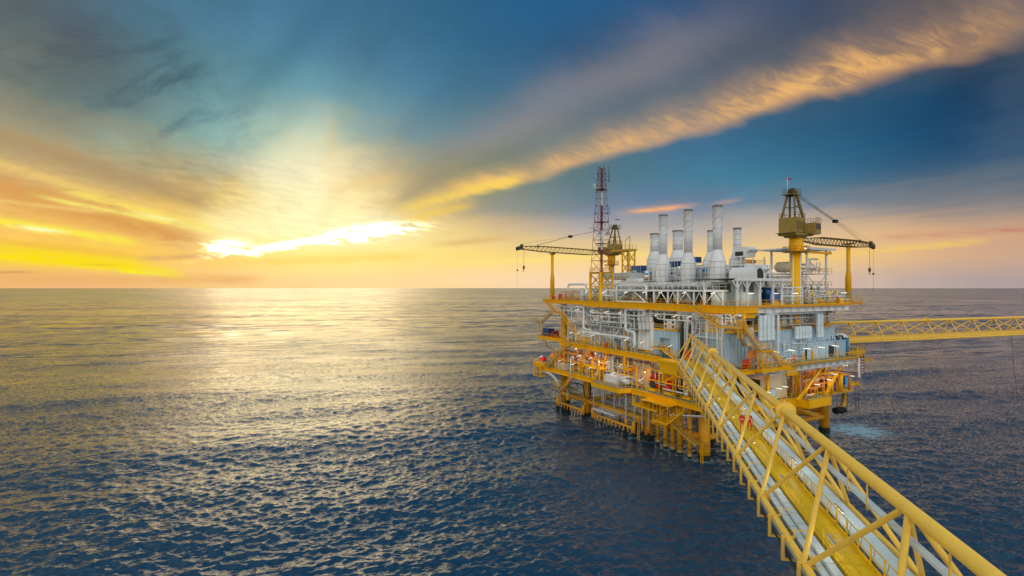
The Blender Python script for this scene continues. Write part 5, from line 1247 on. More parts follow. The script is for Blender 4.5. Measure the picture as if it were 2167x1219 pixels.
# ---- cranes
def crane(label, px, py, zb, zp, heading, blen, yd, ped_r, back=False, scale_=1.0, yel=YEL, boomz=0.5, afr=9.0):
    """pedestal at (px,py); heading = direction of the boom in the platform frame (degrees from +x)"""
    o = thing('pedestal_crane', label, 'crane', (px, py, zb), rz=R(heading)); org = Vector((px, py, zb)); s = scale_
    def Lp(x, y, z): return (x, y, z-zb)
    def pt(nm, mb, m_, par=None, lab=None): return part(nm, mb, m_, par or o, lab, local=True)
    H = zp
    pt('pedestal', MB().tube(Lp(0, 0, zb), Lp(0, 0, H-3.4), ped_r, 20), yel)
    for a in (-1.2, 0.1, 2.2): pt('conduit', MB().tube(Lp((ped_r+.07)*math.cos(a-R(heading)-1.9), (ped_r+.07)*math.sin(a-R(heading)-1.9), zb), Lp((ped_r+.07)*math.cos(a-R(heading)-1.9), (ped_r+.07)*math.sin(a-R(heading)-1.9), H-3.6), .10, 8), WHT)
    pt('pedestal_head', MB().lathe(Lp(0, 0, H-3.6), [(ped_r, 0), (ped_r*1.32, .5), (ped_r*1.34, 3.0), (ped_r*1.1, 3.3)], 24), yel)
    pt('slew_ring', MB().lathe(Lp(0, 0, H-.35), [(ped_r*1.35, 0), (ped_r*1.35, .35)], 24), RUB)
    w = pt('walkway', MB().lathe(Lp(0, 0, H-3.4), [(ped_r, 0), (ped_r*2.5, 0), (ped_r*2.5, .12), (ped_r, .12)], 20), BRN)
    mb = MB(); ns = 14
    for i in range(ns):
        a0 = 2*math.pi*i/ns; a1 = 2*math.pi*(i+1)/ns; R_ = ped_r*2.45; p0 = Vector(Lp(R_*math.cos(a0), R_*math.sin(a0), H-3.3)); p1 = Vector(Lp(R_*math.cos(a1), R_*math.sin(a1), H-3.3))
        mb.beam(p0, p0+Vector((0, 0, 1.1)), .06); mb.beam(p0+Vector((0, 0, 1.1)), p1+Vector((0, 0, 1.1)), .06); mb.beam(p0+Vector((0, 0, .55)), p1+Vector((0, 0, .55)), .05)
    pt('railing', mb, BRN, w)
    # slewing superstructure
    pt('slew_platform', MB().prism([(-3.6*s, -1.9*s), (2.6*s, -1.9*s), (2.6*s, 1.9*s), (-3.6*s, 1.9*s)], H-zb, H-zb+.5*s).prism([(-2.2*s, -1.4*s), (1.6*s, -1.4*s), (1.6*s, 1.4*s), (-2.2*s, 1.4*s)], H-zb-.35*s, H-zb), OLV)
    hs = pt('machinery_house', MB().prism([(-3.5*s, -1.8*s), (.4*s, -1.8*s), (.4*s, 1.8*s), (-3.5*s, 1.8*s)], H-zb+.5*s, H-zb+3.7*s), OLV)
    for k in range(3):
        for q, yy in ((-1, -1.8*s-.03), (1, 1.8*s)):
            pt('vent_panel', MB().box((-3.2*s+k*1.15*s, yy, H-zb+1.2*s), (-2.3*s+k*1.15*s, yy+.03, H-zb+3.0*s)), BRN, hs)
    pt('door', MB().box((-.75*s, -1.8*s-.05, H-zb+.6*s), (.1*s, -1.8*s, H-zb+2.8*s)), BRN, hs)
    pt('base_band', MB().box((-3.55*s, -1.86*s, H-zb+.42*s), (.45*s, -1.8*s, H-zb+.62*s)), DRK, hs)
    pt('roof_railing', rail(MB(), [(-3.4*s, -1.7*s, H-zb+3.7*s), (-3.4*s, 1.7*s, H-zb+3.7*s), (.3*s, 1.7*s, H-zb+3.7*s), (.3*s, -1.7*s, H-zb+3.7*s), (-3.4*s, -1.7*s, H-zb+3.7*s)], 1.0, 1.1, toe=False), BRN, hs)
    pt('cab_bracket', MB().box((.2*s, -2.1*s, H-zb+.1*s), (3.0*s, -1.6*s, H-zb+.6*s)).box((.4*s, -2.4*s, H-zb+.5*s), (1.1*s, -1.7*s, H-zb+2.6*s)), OLV)
    cb = pt('cab', MB().box((1.0*s, -3.5*s, H-zb+.3*s), (3.2*s, -1.9*s, H-zb+2.7*s)), OLV)
    pt('window', MB().box((3.2*s, -3.35*s, H-zb+1.2*s), (3.24*s, -2.05*s, H-zb+2.4*s)).box((1.2*s, -3.54*s, H-zb+1.3*s), (3.0*s, -3.5*s, H-zb+2.4*s)), GLS, cb)
    pt('roof_railing', rail(MB(), [(1.0*s, -3.5*s, H-zb+2.7*s), (3.2*s, -3.5*s, H-zb+2.7*s), (3.2*s, -1.9*s, H-zb+2.7*s), (1.0*s, -1.9*s, H-zb+2.7*s)], 1.0, .9, toe=False), BRN, cb)
    pt('side_platform', MB().box((-4.6*s, -1.9*s, H-zb+.4*s), (-3.6*s, 1.9*s, H-zb+.5*s)), BRN)
    # A-frame
    top = Vector((-1.6*s, 0, H-zb+afr*s+.5*s))
    for yy in (-1.45*s, 1.45*s):
        pt('a_frame_leg', MB().beam((.3*s, yy, H-zb+3.2*s), (top.x+.25, yy*.42, top.z), .42*s), BRN)
        pt('a_frame_leg', MB().beam((-3.2*s, yy, H-zb+3.2*s), (top.x-.35, yy*.42, top.z), .38*s), BRN)
    for f in (.45,): pt('a_frame_tie', MB().beam((-2.5*s, -1.1*s, H-zb+6.1*s), (-.5*s, -1.1*s, H-zb+6.1*s), .16).beam((-2.5*s, 1.1*s, H-zb+6.1*s), (-.5*s, 1.1*s, H-zb+6.1*s), .16).beam((-.5*s, 1.1*s, H-zb+6.1*s), (-.5*s, -1.1*s, H-zb+6.1*s), .16), BRN)
    pt('head_platform', MB().box((top.x-1.9*s, -1.1*s, top.z-.9*s), (top.x+1.7*s, 1.1*s, top.z-.75*s)), BRN)
    pt('head_railing', rail(MB(), [(top.x-1.8*s, -1*s, top.z-.75*s), (top.x-1.8*s, 1*s, top.z-.75*s), (top.x+1.6*s, 1*s, top.z-.75*s), (top.x+1.6*s, -1*s, top.z-.75*s), (top.x-1.8*s, -1*s, top.z-.75*s)], 1.1, .9, toe=False), BRN)
    sh = pt('sheave_block', MB().lathe((top.x, -.5, top.z+.05), [(.55*s, 0), (.55*s, 1.0)], 14, 'y').box((top.x-.7*s, -.65, top.z-.9*s), (top.x+.7*s, .65, top.z-.1*s)), DRK)
    pt('wind_sock_pole', MB().tube((top.x-1.8*s, 0, top.z-.7*s), (top.x-1.8*s, 0, top.z+2.6*s), .05, 6), WHT); pt('wind_sock', MB().lathe((top.x-1.8*s, 0, top.z+2.5*s), [(.22, 0), (.12, 1.5)], 8, 'x'), RED)
    # boom
    a = Vector((2.2*s, 0, H-zb+boomz)); b = Vector((blen, 0, H-zb+boomz+blen*math.sin(R(yd))))
    n1 = 6; w0, w1 = 1.0, 1.7
    d = (b-a).normalized(); t_ = Vector((0, 0, 1)); sd = Vector((0, 1, 0)); L = (b-a).length
    def ch(i, f):
        ww = (0.5+(w1-.5)*min(1, f/.22)) if f < .22 else w1 if f < .74 else w1-(w1-.9)*(f-.74)/.26
        hh = (0.5+(1.55-.5)*min(1, f/.22)) if f < .22 else 1.55 if f < .74 else 1.55-(1.55-.8)*(f-.74)/.26
        return a+d*L*f+sd*((-1, 1, 1, -1)[i])*ww/2+t_*((-1, -1, 1, 1)[i])*hh/2
    N = 22
    for sec in range(3):
        mb = MB(); f0 = (0, 8, 15)[sec]; f1 = (8, 15, 22)[sec]
        for k in range(f0, f1):
            for i in range(4):
                mb.tube(ch(i, k/N), ch(i, (k+1)/N), .09, 6, caps=False); j = (i+1) % 4
                mb.tube(ch(i, k/N), ch(j, (k+.5)/N), .05, 4, caps=False); mb.tube(ch(j, (k+.5)/N), ch(i, (k+1)/N), .05, 4, caps=False)
        pt('boom_section', mb, BRN)
    pt('boom_head', MB().beam(b-d*1.2, b+d*.8-t_*.5, .7, .9).lathe((b.x+.4, -.3, b.z-.3), [(.5, 0), (.5, .6)], 12, 'y').lathe((b.x-.9, -.3, b.z+.6), [(.4, 0), (.4, .6)], 12, 'y'), DRK)
    lug = a+d*L*.80+t_*1.1; pt('pendant_lug', MB().beam(a+d*L*.8+t_*.3, lug, .3), DRK)
    flo = top.lerp(lug, .60)+Vector((0, 0, .2)); pt('floating_block', MB().box((flo.x-.55, -.4, flo.z-.35), (flo.x+.55, .4, flo.z+.35)), RUB)
    mb = MB()
    for i in range(6): mb.tube((top.x, -.42+i*.17, top.z), (flo.x, -.3+i*.12, flo.z), .022, 4)
    for yy in (-.3, .3): mb.tube((flo.x, yy, flo.z), (lug.x, yy, lug.z), .045, 4)
    mb.tube((top.x, 0, top.z-.6), (b.x-.5, 0, b.z+.9), .025, 4)
    pt('pendant_ropes', mb, CABLE)
    hb = 3.6*s*1.6; hx = b.x-1.6
    pt('hoist_ropes', MB().tube((hx-.12, 0, b.z-.5), (hx-.12, 0, b.z-hb), .022, 4).tube((hx+.12, 0, b.z-.5), (hx+.12, 0, b.z-hb), .022, 4).tube((b.x+.5, 0, b.z-.6), (b.x+.5, 0, b.z-hb*2.1), .022, 4), CABLE)
    hk = pt('hook_block', MB().lathe((hx, 0, b.z-hb-.9), [(.05, -.25), (.28, .1), (.34, .6), (.16, 1.0)], 12), BRN); pt('hook', MB().pipe([(hx, 0, b.z-hb-1.1), (hx, 0, b.z-hb-1.5), (hx+.3, 0, b.z-hb-1.7), (hx+.35, 0, b.z-hb-1.4)], .06, 6), DRK, hk)
    pt('headache_ball', MB().ball((b.x+.5, 0, b.z-hb*1.25), .25, 10, 6), DRK)
    return o
crane('big yellow pedestal crane at the right with its boom lying level to the right', 21, -6, ZC, 46.0, 4.5, 36.5, 0.6, 1.02, boomz=-0.6, afr=8.9)
# pedestal passes down through the decks to the lowest one
crane('smaller pedestal crane at the left behind the radio mast with its boom pointing left', 20, 53, ZU, 45.6, 180.0, 33.5, 1.2, 0.9, scale_=.9, boomz=0.2, afr=9.4)
for lab, x, y, zt in (('yellow boom rest column at the right end of the top deck', 45, -3.9, 45.9), ('yellow boom rest column at the left end of the top deck', -2.2, 53, 45.4)):
    o = thing('boom_rest', lab, 'column', (x, y, ZU)); part('column', MB().lathe((x, y, ZU), [(.62, 0), (.62, 5.6), (.66, 5.8), (.42, 7.6), (.42, zt-ZU-.5)], 18), YEL, o)
    part('cradle', MB().beam((x, y-1.4, zt-.3), (x, y+1.4, zt-.3), .5, .3).beam((x-.9, y, zt-.4), (x+.9, y, zt-.4), .4, .25), BRN, o); part('base_ring', MB().lathe((x, y, ZU), [(.9, 0), (.9, .3), (.66, .4)], 16), RED if x > 0 else YEL, o)
o = thing('access_tower', 'narrow yellow braced tower with a long top platform right of the left crane', 'tower', (20, 45.5, ZU))
cs = [(18.9, 43.6), (21.1, 43.6), (21.1, 46.6), (18.9, 46.6)]
for x, y in cs: part('leg', MB().box((x-.17, y-.17, ZU), (x+.17, y+.17, 46.2)), YEL, o)
for i in range(4):
    (xa, ya), (xb, yb) = cs[i], cs[(i+1) % 4]
    for k in range(4):
        za = 33.4+k*3.1; part('brace', MB().beam((xa, ya, za), (xb, yb, za+3.0), .12).beam((xb, yb, za), (xa, ya, za+3.0), .12), YELD, o)
part('top_platform', MB().box((18.4, 43.2, 46.1), (21.6, 52.0, 46.7)), YELD, o); part('top_railing', rail(MB(), [(18.5, 52, 46.7), (18.5, 43.3, 46.7), (21.5, 43.3, 46.7)], toe=False), YELD, o); part('tall_hoop', MB().pipe([(19.0, 45.4, 46.7), (19.0, 45.4, 49.2), (19.0, 43.4, 50.6), (19.0, 43.4, 46.7)], .1, 6), YELD, o)
for i, (x, y, z, sx, sy, sz, lab) in enumerate(((17.0, 36.4, 39.2, 2, 4.5, 2.2, 'dark blue air cooler block left of the leftmost tall stack'), (20, 25.5, 40.6, 2, 5, 1.6, 'dark blue air cooler block between the left and middle tall stacks'), (21, 20.5, 41.6, 2, 4.6, 1.5, 'dark teal air cooler block right of the middle tall stack'))):
    o = thing('air_cooler', lab, 'cooler', (x, y, z)); part('casing', MB().box((x, y, z), (x+sx, y+sy, z+sz)), NAVY, o)
    for k in range(5): part('fin', MB().box((x-.05, y+.3+k*sy/5, z+.1), (x, y+.45+k*sy/5, z+sz-.1)), GRY, o)
    part('frame', MB().box((x-.1, y-.1, z-.15), (x+sx, y+sy+.1, z)), WHT, o); part('leg', MB().box((x, y, 38.6), (x+.2, y+.2, z)).box((x, y+sy-.2, 38.6), (x+.2, y+sy, z)), WHT, o)
# ---- right process frame with canopy and vessel
M5 = thing('process_tower', 'tall white open steel frame with a flat canopy at the right of the crane', 'frame', (30, 2, ZU))
for x, y in ((29, -3.5), (36.5, -3.5), (29, 5), (36.5, 5)): part('column', MB().box((x-.18, y-.18, ZU), (x+.18, y+.18, 43.8)), WHT, M5)
part('canopy', MB().box((25.2, -4.5, 43.8), (38.6, 6, 44.1)).box((25.2, -4.6, 43.6), (38.6, -4.5, 44.1)), WHT, M5); part('hoist_beam', MB().box((26, -4.2, 42.8), (37.6, -3.8, 43.3)), YEL, M5)
for z in (38.2, 35.2):
    part('floor', MB().box((25.2 if z < 37 else 27, -4, z), (38.2, 5.5, z+.15)), WHT, M5); part('railing', rail(MB(), [(25.2 if z < 37 else 27, -3.9, z+.15), (38.1, -3.9, z+.15), (38.1, 5, z+.15)], toe=False), YELD, M5)
for a, b in (((29, -3.5, 36), (25.6, -3.5, 38.2)), ((29, -3.5, 32), (36.5, -3.5, 38)), ((36.5, -3.5, 42.2), (38.2, -3.5, 43.8)), ((29, -3.5, 42.2), (27.4, -3.5, 43.8)), ((29, -3.5, 42), (34, -3.5, 38.3)), ((29, -3.5, 38), (33, -3.5, 35.3))): part('brace', MB().beam(a, b, .18), WHT, M5)
o = thing('horizontal_vessel', 'large cream horizontal vessel with a round end lying in the right process frame', 'vessel', (29, -2, 36)); part('shell', MB().lathe((28.4, -3.6, 36.2), [(.05, 0), (1.0, .15), (1.55, .6), (1.6, 1), (1.6, 8), (.9, 8.9)], 22, 'y'), CRM, o); part('nozzle', MB().tube((28.4, -3.9, 36.2), (28.4, -3.2, 36.2), .45, 14), WHT, o); part('saddle', MB().box((27.3, -2, 34), (29.5, -1.7, 35)), WHT, o)
o = thing('horizontal_vessel', 'pale pink exchanger on the upper floor of the right process frame', 'vessel', (29, -2, 39)); part('shell', MB().lathe((28.5, -2, 39.9), [(.05, 0), (.8, .2), (1.2, .5), (1.2, 5), (.6, 5.6)], 18, 'y'), CRM, o); part('pipe', MB().pipe([(31, -3, 38.5), (31, -3, 41.6), (34, -3, 41.6)], .22, 8), WHT, o)
rack('dense small piping on the two floors of the right process frame', 29.5, -3.6, 4, 38.4, 41.0, 26, seed=21, xs_=6.5, rmax=.14, frame=False)
def rackx(label, y, x0, x1, z0, z1, n, seed=1, ys_=1.6, rmin=.05, rmax=.2, mats_=None, m_=WHT, frame=True, name='pipe_rack', cat='pipe rack'):
    """the same along x (front face)"""
    rg = random.Random(seed); o = thing(name, label, cat, (x0, y, z0)); L = x1-x0; mats_ = mats_ or [WHT, WHT, CLAD, GRY, STK]
    if frame:
        k = max(1, round(L/4.0))
        for i in range(k+1):
            x = x0+L*i/k; part('post', MB().box((x-.09, y-.09, z0), (x+.09, y+.09, z1)), m_, o)
        for z in (z0+(z1-z0)*.5, z1-.1): part('beam', MB().box((x0, y-.1, z-.1), (x1, y+.1, z+.1)), m_, o)
    for i in range(n):
        r = rg.uniform(rmin, rmax); yy = y+rg.uniform(0, ys_); x = x0+rg.uniform(0, L); z = rg.uniform(z0+.3, z1-.2); kind = rg.random(); m2 = rg.choice(mats_)
        if kind < .34: mb = MB().tube((max(x0, x-rg.uniform(1, 4)), yy, z), (min(x1, x+rg.uniform(1, 4)), yy, z), r, 8)
        elif kind < .62: mb = MB().tube((x, yy, z0), (x, yy, min(z1, z+rg.uniform(.5, 2))), r, 8)
        else:
            x2 = min(max(x0, x+rg.choice((-1, 1))*rg.uniform(.8, 3)), x1)
            mb = MB().pipe([(x, yy, z0 if rg.random() < .5 else z1), (x, yy, z), (x2, yy, z), (x2, yy, z0 if rg.random() < .7 else z1)], r, 8)
        p_ = part('pipe', mb, m2, o)
        if rg.random() < .5: part('flange', MB().lathe((x, yy, z-.06), [(r*1.7, 0), (r*1.7, .12)], 10), rg.choice([GRY, m2, YELD]), p_)
        if rg.random() < .3: part('valve', MB().ball((x, yy, z), r*1.9, 8, 5).tube((x, yy, z), (x, yy-.05, z+.5), .03, 5).lathe((x, yy-.05, z+.5), [(.2, 0), (.2, .03)], 10), rg.choice([RED, SKYB, GRY, WHT, YEL]), p_)
    return o
rackx('crowd of small pipes and valves along the front right edge of the top deck', -7.5, 23.2, 41, ZU, 34.6, 90, seed=22, ys_=5, rmax=.16, mats_=[WHT, CLAD, GRY, YEL, WHT, CRM], frame=False)
rackx('pipe clutter above and behind the right corner of the top deck', -2, 24, 40, ZU, 36, 50, seed=23, ys_=4, rmax=.2)
rackx('pipes and cable trays between the white frame and the crane', -8.6, 12, 19, ZU, 35.2, 34, seed=24, ys_=3, rmax=.14, mats_=[WHT, GRY, CLAD])
for i, (x, y) in enumerate(((25, -8.8), (29.5, -8.4), (33.6, -8.2), (38.2, -7.2))):
    o = thing('pump_skid', '%s yellow pump skid from the left along the front right railing of the top deck' % ORD[i], 'pump', (x, y, ZU), 'pump skids at the front right railing'); part('base', MB().box((x-.9, y-.5, ZU), (x+.9, y+.5, ZU+.3)), YEL, o); part('motor', MB().tube((x-.7, y, ZU+.75), (x+.1, y, ZU+.75), .36, 12), (YEL, CRM)[i % 2], o); part('pump', MB().ball((x+.5, y, ZU+.7), .42, 10, 6), GRY, o)
for i, x in enumerate((22.4, 22.4)):
    o = thing('lifebuoy', ('upper' if i == 0 else 'lower')+' white lifebuoy ring hanging on the yellow crane column by the railing', 'lifebuoy', (x-1.2, -10.02, ZU+.4+(1-i)*1.1), 'lifebuoys at the crane')
    mb = MB(); c = Vector((21.0, -10.05, ZU+.55+(1-i)*1.1)); pts = [c+Vector((.38*math.cos(t*math.pi/6), 0, .38*math.sin(t*math.pi/6))) for t in range(13)]; mb.pipe(pts, .11, 6, .01); part('ring', mb, WHT, o)
# ================================================================== BETWEEN THE DECKS
YM = [YEL, YEL, YELD, CRM, ORG]
rack('dense white pipework under the top deck on the left part of the left face', -2.4, 36, 50, 27.0, 30.1, 60, seed=31, xs_=3.5, rmax=.20)
rack('white pipework and valves under the top deck in the middle of the left face', -2.4, 18, 36, 25.6, 30.1, 90, seed=32, xs_=3.5, rmax=.19)
rack('white pipework on the middle deck behind the left stairs', -2.2, 31, 45, ZM, 25.3, 60, seed=33, xs_=4, rmax=.22)
rack('white pipework and small vessels on the middle deck left of the tall cream ducts', -2.2, 18, 33, ZM, 25.3, 90, seed=34, xs_=4, rmax=.20)
rack('pipework above the blue switch room', -2.2, -8, 13, 28.4, 30.2, 56, seed=35, xs_=3, rmax=.15)
rack('pipes running under the middle deck edge above the orange lit level', -3.2, -6, 44, 17.4, 18.8, 60, seed=36, xs_=3, rmax=.12, frame=False, mats_=[WHT, GRY, MAST, WHT])
rackx('pipes under the front edge of the top deck above the blue wall', -7.4, -3, 33, 27.4, 30.2, 90, seed=37, ys_=4, rmax=.17, mats_=[WHT, DUCT, GRY, YEL, CLAD])
rackx('pipes under the front edge of the middle deck', -9.6, 1, 34, 17.6, 18.6, 40, seed=38, ys_=2.5, rmax=.12, frame=False, mats_=[WHT, GRY, MAST, DUCT])
for lab, pts, r, m_ in (
    ('long thick white pipe running level along the left face above the middle deck railing', [(-3.4, 37.5, 23.4), (-3.4, 19.4, 23.4), (-2.0, 19.0, 23.2)], .27, WHT),
    ('thick white pipe dropping from the top deck near the left stairs', [(-3.0, 42, 30.0), (-3.0, 36.6, 30.0), (-3.0, 36.6, 24.2), (-2, 34, 23.9)], .26, WHT),
    ('thick lilac-white pipe with a bend dropping beside the tall cream ducts', [(-3.2, 13.4, 30.15), (-3.2, 20.0, 30.15), (-3.2, 20.0, 25.0), (-3.2, 17.0, 24.9), (-3.2, 17.0, 21.6), (-2.2, 18.6, 20.9)], .34, CLAD),
    ('grey insulated pipe with an elbow left of the lilac-white one', [(-2.8, 26, 26.4), (-2.8, 28.4, 26.6), (-2.8, 29.6, 26.2), (-2.8, 29.6, ZM)], .30, GRY),
    ('white pipe under the top deck left of the tall cream ducts', [(-3.0, 33, 28.8), (-3.0, 16, 28.6), (-3.0, 14, 28.8), (-3.0, 14, 30)], .16, WHT),
    ('white pipe rising beside the second portal frame', [(-3.0, 10, 30), (-3.0, 10, 28.3), (-3.0, -2, 28.3), (-3, -2, 26.8)], .13, WHT),
    ('cable tray pipe along the top of the front ducts', [(-1.5, -9.0, 29.9), (4.5, -9.0, 29.9)], .22, DUCT),
    ('pale blue pipe with an elbow beside the four tall ducts on the front wall', [(6, -9.2, 30.0), (10.0, -9.2, 30.0), (10.0, -9.2, 22.0)], .30, DUCT),
    ('long thin blue-grey pipe along the top of the front wall', [(10.5, -9.0, 29.9), (25.8, -9.0, 29.9)], .20, DUCT)):
    o = thing('pipe', lab, 'pipe', pts[0]); part('tube', MB().pipe(pts, r, 12), m_, o)
    for a, b in zip(pts[:-1], pts[1:]):
        a = Vector(a); b = Vector(b); L = (b-a).length
        if L > 3:
            for k in range(int(L/3)):
                p = a.lerp(b, (k+.7)/(int(L/3)+.4)); d = (b-a).normalized()
                part('flange', MB().tube(p-d*.05, p+d*.05, r*1.35, 12), m_, o)
rack('thin pipes and cable trays on the left return of the blue wall behind the stairs', -4.1, -7.5, -0.5, 21, 30, 40, seed=51, xs_=.5, rmax=.13, frame=True)
rackx('thin pipework hung in front of the blue wall below the tall ducts', -8.9, 3, 20, 20.5, 24.4, 26, seed=52, ys_=.5, rmax=.08, frame=False, mats_=[DUCT, BLU, GRY, WHT])
rack('white and yellow pipework among the legs below the lowest deck', -1.5, 4, 45, 6.5, 11.0, 60, seed=53, xs_=5, rmax=.13, frame=False, mats_=[WHT, WHT, YEL, YELD, DRK])
rackx('yellow and white pipework under the lowest deck at the right', -5.5, 14, 38, 7.5, 11.0, 26, seed=54, ys_=4, rmax=.12, frame=False, mats_=[WHT, YEL, YELD])
# vessels on the middle deck, rooms behind the rail above the front wall
for i, (x, y, z, r, h, m_, lab) in enumerate(((3.2, 30, ZM, 1.1, 4.2, CLAD, 'stout vertical silver vessel in the middle of the left face'), (2.5, 36.5, ZM, .9, 4.0, WHT, 'white vertical vessel behind the left stairs'), (3.2, 24, 25.6, .8, 3.6, STK, 'pale vertical vessel under the top deck'), (3.5, 20.5, ZM, .9, 3.6, CLAD, 'small silver vertical vessel near the cream ducts'))):
    o = thing('vertical_vessel', lab, 'vessel', (x, y, z)); part('shell', MB().lathe((x, y, z+.5), [(r*.4, 0), (r, .4), (r, h-.6), (r*.7, h-.2), (.1, h)], 20), m_, o); part('skirt', MB().tube((x, y, z), (x, y, z+.9), r*.85, 16), m_, o)
o = thing('round_vent_house', 'grey-green room with a big round black vent above the front wall', 'vent house', (2, -5, ZI)); part('wall', MB().box((-1.4, -6.4, ZI), (9.5, -6.2, 30.3)), mat('sage_paint', (0.42, 0.46, 0.42)), o)
for x in (4.6, 8.3): part('vent', MB().lathe((x, -6.45, 28.3), [(.85, -.02), (.85, -.06), (.72, -.07), (.70, 0.02)], 20, 'y'), GRY, o); part('vent_hole', MB().lathe((x, -6.47, 28.3), [(.70, -.06), (.70, -.04)], 20, 'y'), RUB, o)
for x in (3.2, 6.6): part('post', MB().tube((x, -7.0, ZI), (x, -7.0, 30.2), .22, 10), YEL, o)
part('shell', MB().tube((-0.6, -6.6, 28.2), (2.4, -6.6, 28.2), 1.1, 18), mat('sage_paint', (0.42, 0.46, 0.42)), o)
o = thing('walkway', 'yellow railed walkway in front of the round vents above the wall', 'walkway', (0, -8, 26.7)); part('floor', MB().box((-3.6, -8.9, 26.64), (10, -6.6, 26.74)), YEL, o); part('railing', rail(MB(), [(-3.5, -8.8, 26.74), (9.9, -8.8, 26.74)]), YEL, o)
o = thing('cabinet', 'bright yellow louvred cabinet standing above the wall right of the vertical pipe', 'cabinet', (10.8, -7.6, ZI)); part('box', MB().box((10.6, -8.2, ZI), (12.6, -7.2, ZI+1.7)), YEL, o)
for k in range(3): part('louvre', MB().box((10.8, -8.24, ZI+.3+k*.4), (12.4, -8.2, ZI+.5+k*.4)), DRK, o)
o = thing('switch_panel_room', 'cream room with yellow machinery above the middle of the front wall', 'room', (12, -5, 27)); part('walls', MB().box((10.5, -5.6, ZI), (24, -5.2, 30.3)), CRM, o)
for i, x in enumerate((13, 15.4, 17.8, 20.5, 22.2)): part('machine', MB().box((x, -6.6, ZI+.4), (x+1.2+.3*(i % 2), -5.7, 28.9+.3*(i % 3))), (YEL, CLAD, CRM, YELD, GRY)[i], o)
part('shelf', MB().box((10.4, -8.5, 27.5), (22.5, -7.8, 27.65)), GRY, o)
o = thing('yellow_box', 'deep yellow-orange steel box column behind the upper staircase', 'box', (-3.4, -3, 26.4)); part('body', MB().box((-3.3, -5.6, 26.6), (-1.5, -3.6, 30.2)), YEL, o); part('collar', MB().box((-3.8, -6.0, 26.5), (-1.2, -3.3, 28.2)), YEL, o)
o = thing('banner', 'blank cream sheet hanging between the two staircases', 'sheet', (-4.3, -9.5, 24)); part('sheet', MB().box((-3.0, -12.0, 24.6), (-1.2, -11.95, 27.9)), CRM, o)
# front right: small things
for i, x in enumerate((8.0, 10.4, 11.6)):
    o = thing('hose_station', '%s small white and maroon hose station on the front walkway' % ORD[i], 'hose station', (x, -10.8, ZM), 'hose stations on the front walkway'); part('panel', MB().box((x-.4, -11, ZM+.3), (x+.5, -10.8, ZM+1.2)), WHT, o); mb = MB(); mb.pipe([Vector((x+.05+.25*math.cos(t*math.pi/5), -11.06, ZM+.75+.25*math.sin(t*math.pi/5))) for t in range(11)], .06, 5, .01); part('hose', mb, MAST, o)
o = thing('person', 'x', 'person', (0, 0, 0)); bpy.data.objects.remove(o)
person((13.0, -10.6, ZM), R(150), 'person in dark clothes standing on the front walkway among the hose stations', arm=.5, helmet=RED)
person((31.2, -8.9, ZU), R(90), 'person standing at the front right railing of the top deck', arm=.2)
o = thing('gas_bottle_rack', 'red fire bottle rack at the foot of the narrow staircase', 'bottle rack', (-1.5, -11, ZM))
for k in range(4): part('bottle', MB().lathe((-2.6+k*.42, -10.9, ZM), [(.2, 0), (.2, 1.5), (.08, 1.75), (.08, 1.9)], 10), RED, o)
o = thing('davit', 'orange davit head standing on the front walkway near the footbridge', 'davit', (-.4, -10.8, ZM)); part('post', MB().box((-.6, -10.9, ZM), (-.4, -10.7, ZM+1.9)).box((.3, -10.9, ZM), (.5, -10.7, ZM+1.9)), ORG, o); part('head', MB().ext([(-.9, 1.9), (.8, 1.9), (.8, 3.3), (-.4, 3.1)], (0, -11.0, ZM), (1, 0, 0), (0, 0, 1), (0, .8, 0)), ORG, o)
o = thing('fire_cabinet', 'bright red cabinet on the middle deck by the end of the footbridge', 'cabinet', (-2.6, 1.2, ZM)); part('box', MB().box((-3.2, .4, ZM), (-2.0, 2.6, ZM+2.1)), RED, o); part('handle', MB().box((-3.24, 1.0, ZM+1), (-3.2, 1.1, ZM+1.3)), WHT, o)
o = thing('fire_drum', 'small red drum on the middle deck edge below the long white pipe', 'drum', (-3.2, 27.1, ZM)); part('shell', MB().lathe((-3.2, 27.1, ZM), [(.42, 0), (.46, .1), (.42, .6), (.46, .7), (.42, 1.25)], 12), RED, o)
o = thing('escape_chute', 'maroon and white escape ladder frame hanging off the right end of the middle deck', 'ladder', (35, -11, 15))
for x in (34.6, 35.7): part('rail', MB().box((x, -11.9, 16.2), (x+.16, -11.7, 20.4)), MAST, o)
for k in range(6): part('rung', MB().box((34.7, -11.85, 16.6+k*.6), (35.8, -11.75, 16.75+k*.6)), WHT, o)
part('arm', MB().tube((27, -9.5, 17.6), (34.6, -11.5, 16.6), .12, 6), MAST, o); part('white_post', MB().box((34.0, -11.9, 15.8), (34.3, -11.6, 20.0)), WHT, o)
o = thing('overboard_pipe', 'thick white bent vent pipe on the small outer platform at the right', 'pipe', (36, -6, ZM)); part('tube', MB().pipe([(34.9, -6, 21.6), (35.2, -6, 24.0), (38.6, -6.5, 24.0), (39.0, -6.6, 21.6)], .75, 14, 1.4), WHT, o)
o = thing('outer_platform', 'small yellow platform sticking out at the right end of the middle deck', 'platform', (38, -8, ZM)); part('floor', MB().box((35.5, -9, 20.9), (42, -5, 21.0)), GRT, o); part('girder', MB().box((35.5, -9.1, 20.0), (42, -8.9, 21.0)), YELD, o); part('girder', MB().box((36, -11.3, 18.9), (41, -8.4, 19.3)), YELD, o); part('railing', rail(MB(), [(35.5, -9, 21), (41.9, -9, 21), (41.9, -5, 21)]), YELD, o)
o = thing('skip', 'narrow bright blue and yellow container at the right end of the middle deck', 'container', (34.6, -8, 23)); part('box', MB().box((34.9, -8.9, 21.2), (35.6, -7, 24.0)), SKYB, o); part('stripe', MB().box((35.6, -8.92, 21.2), (35.8, -7, 24.0)), YEL, o)
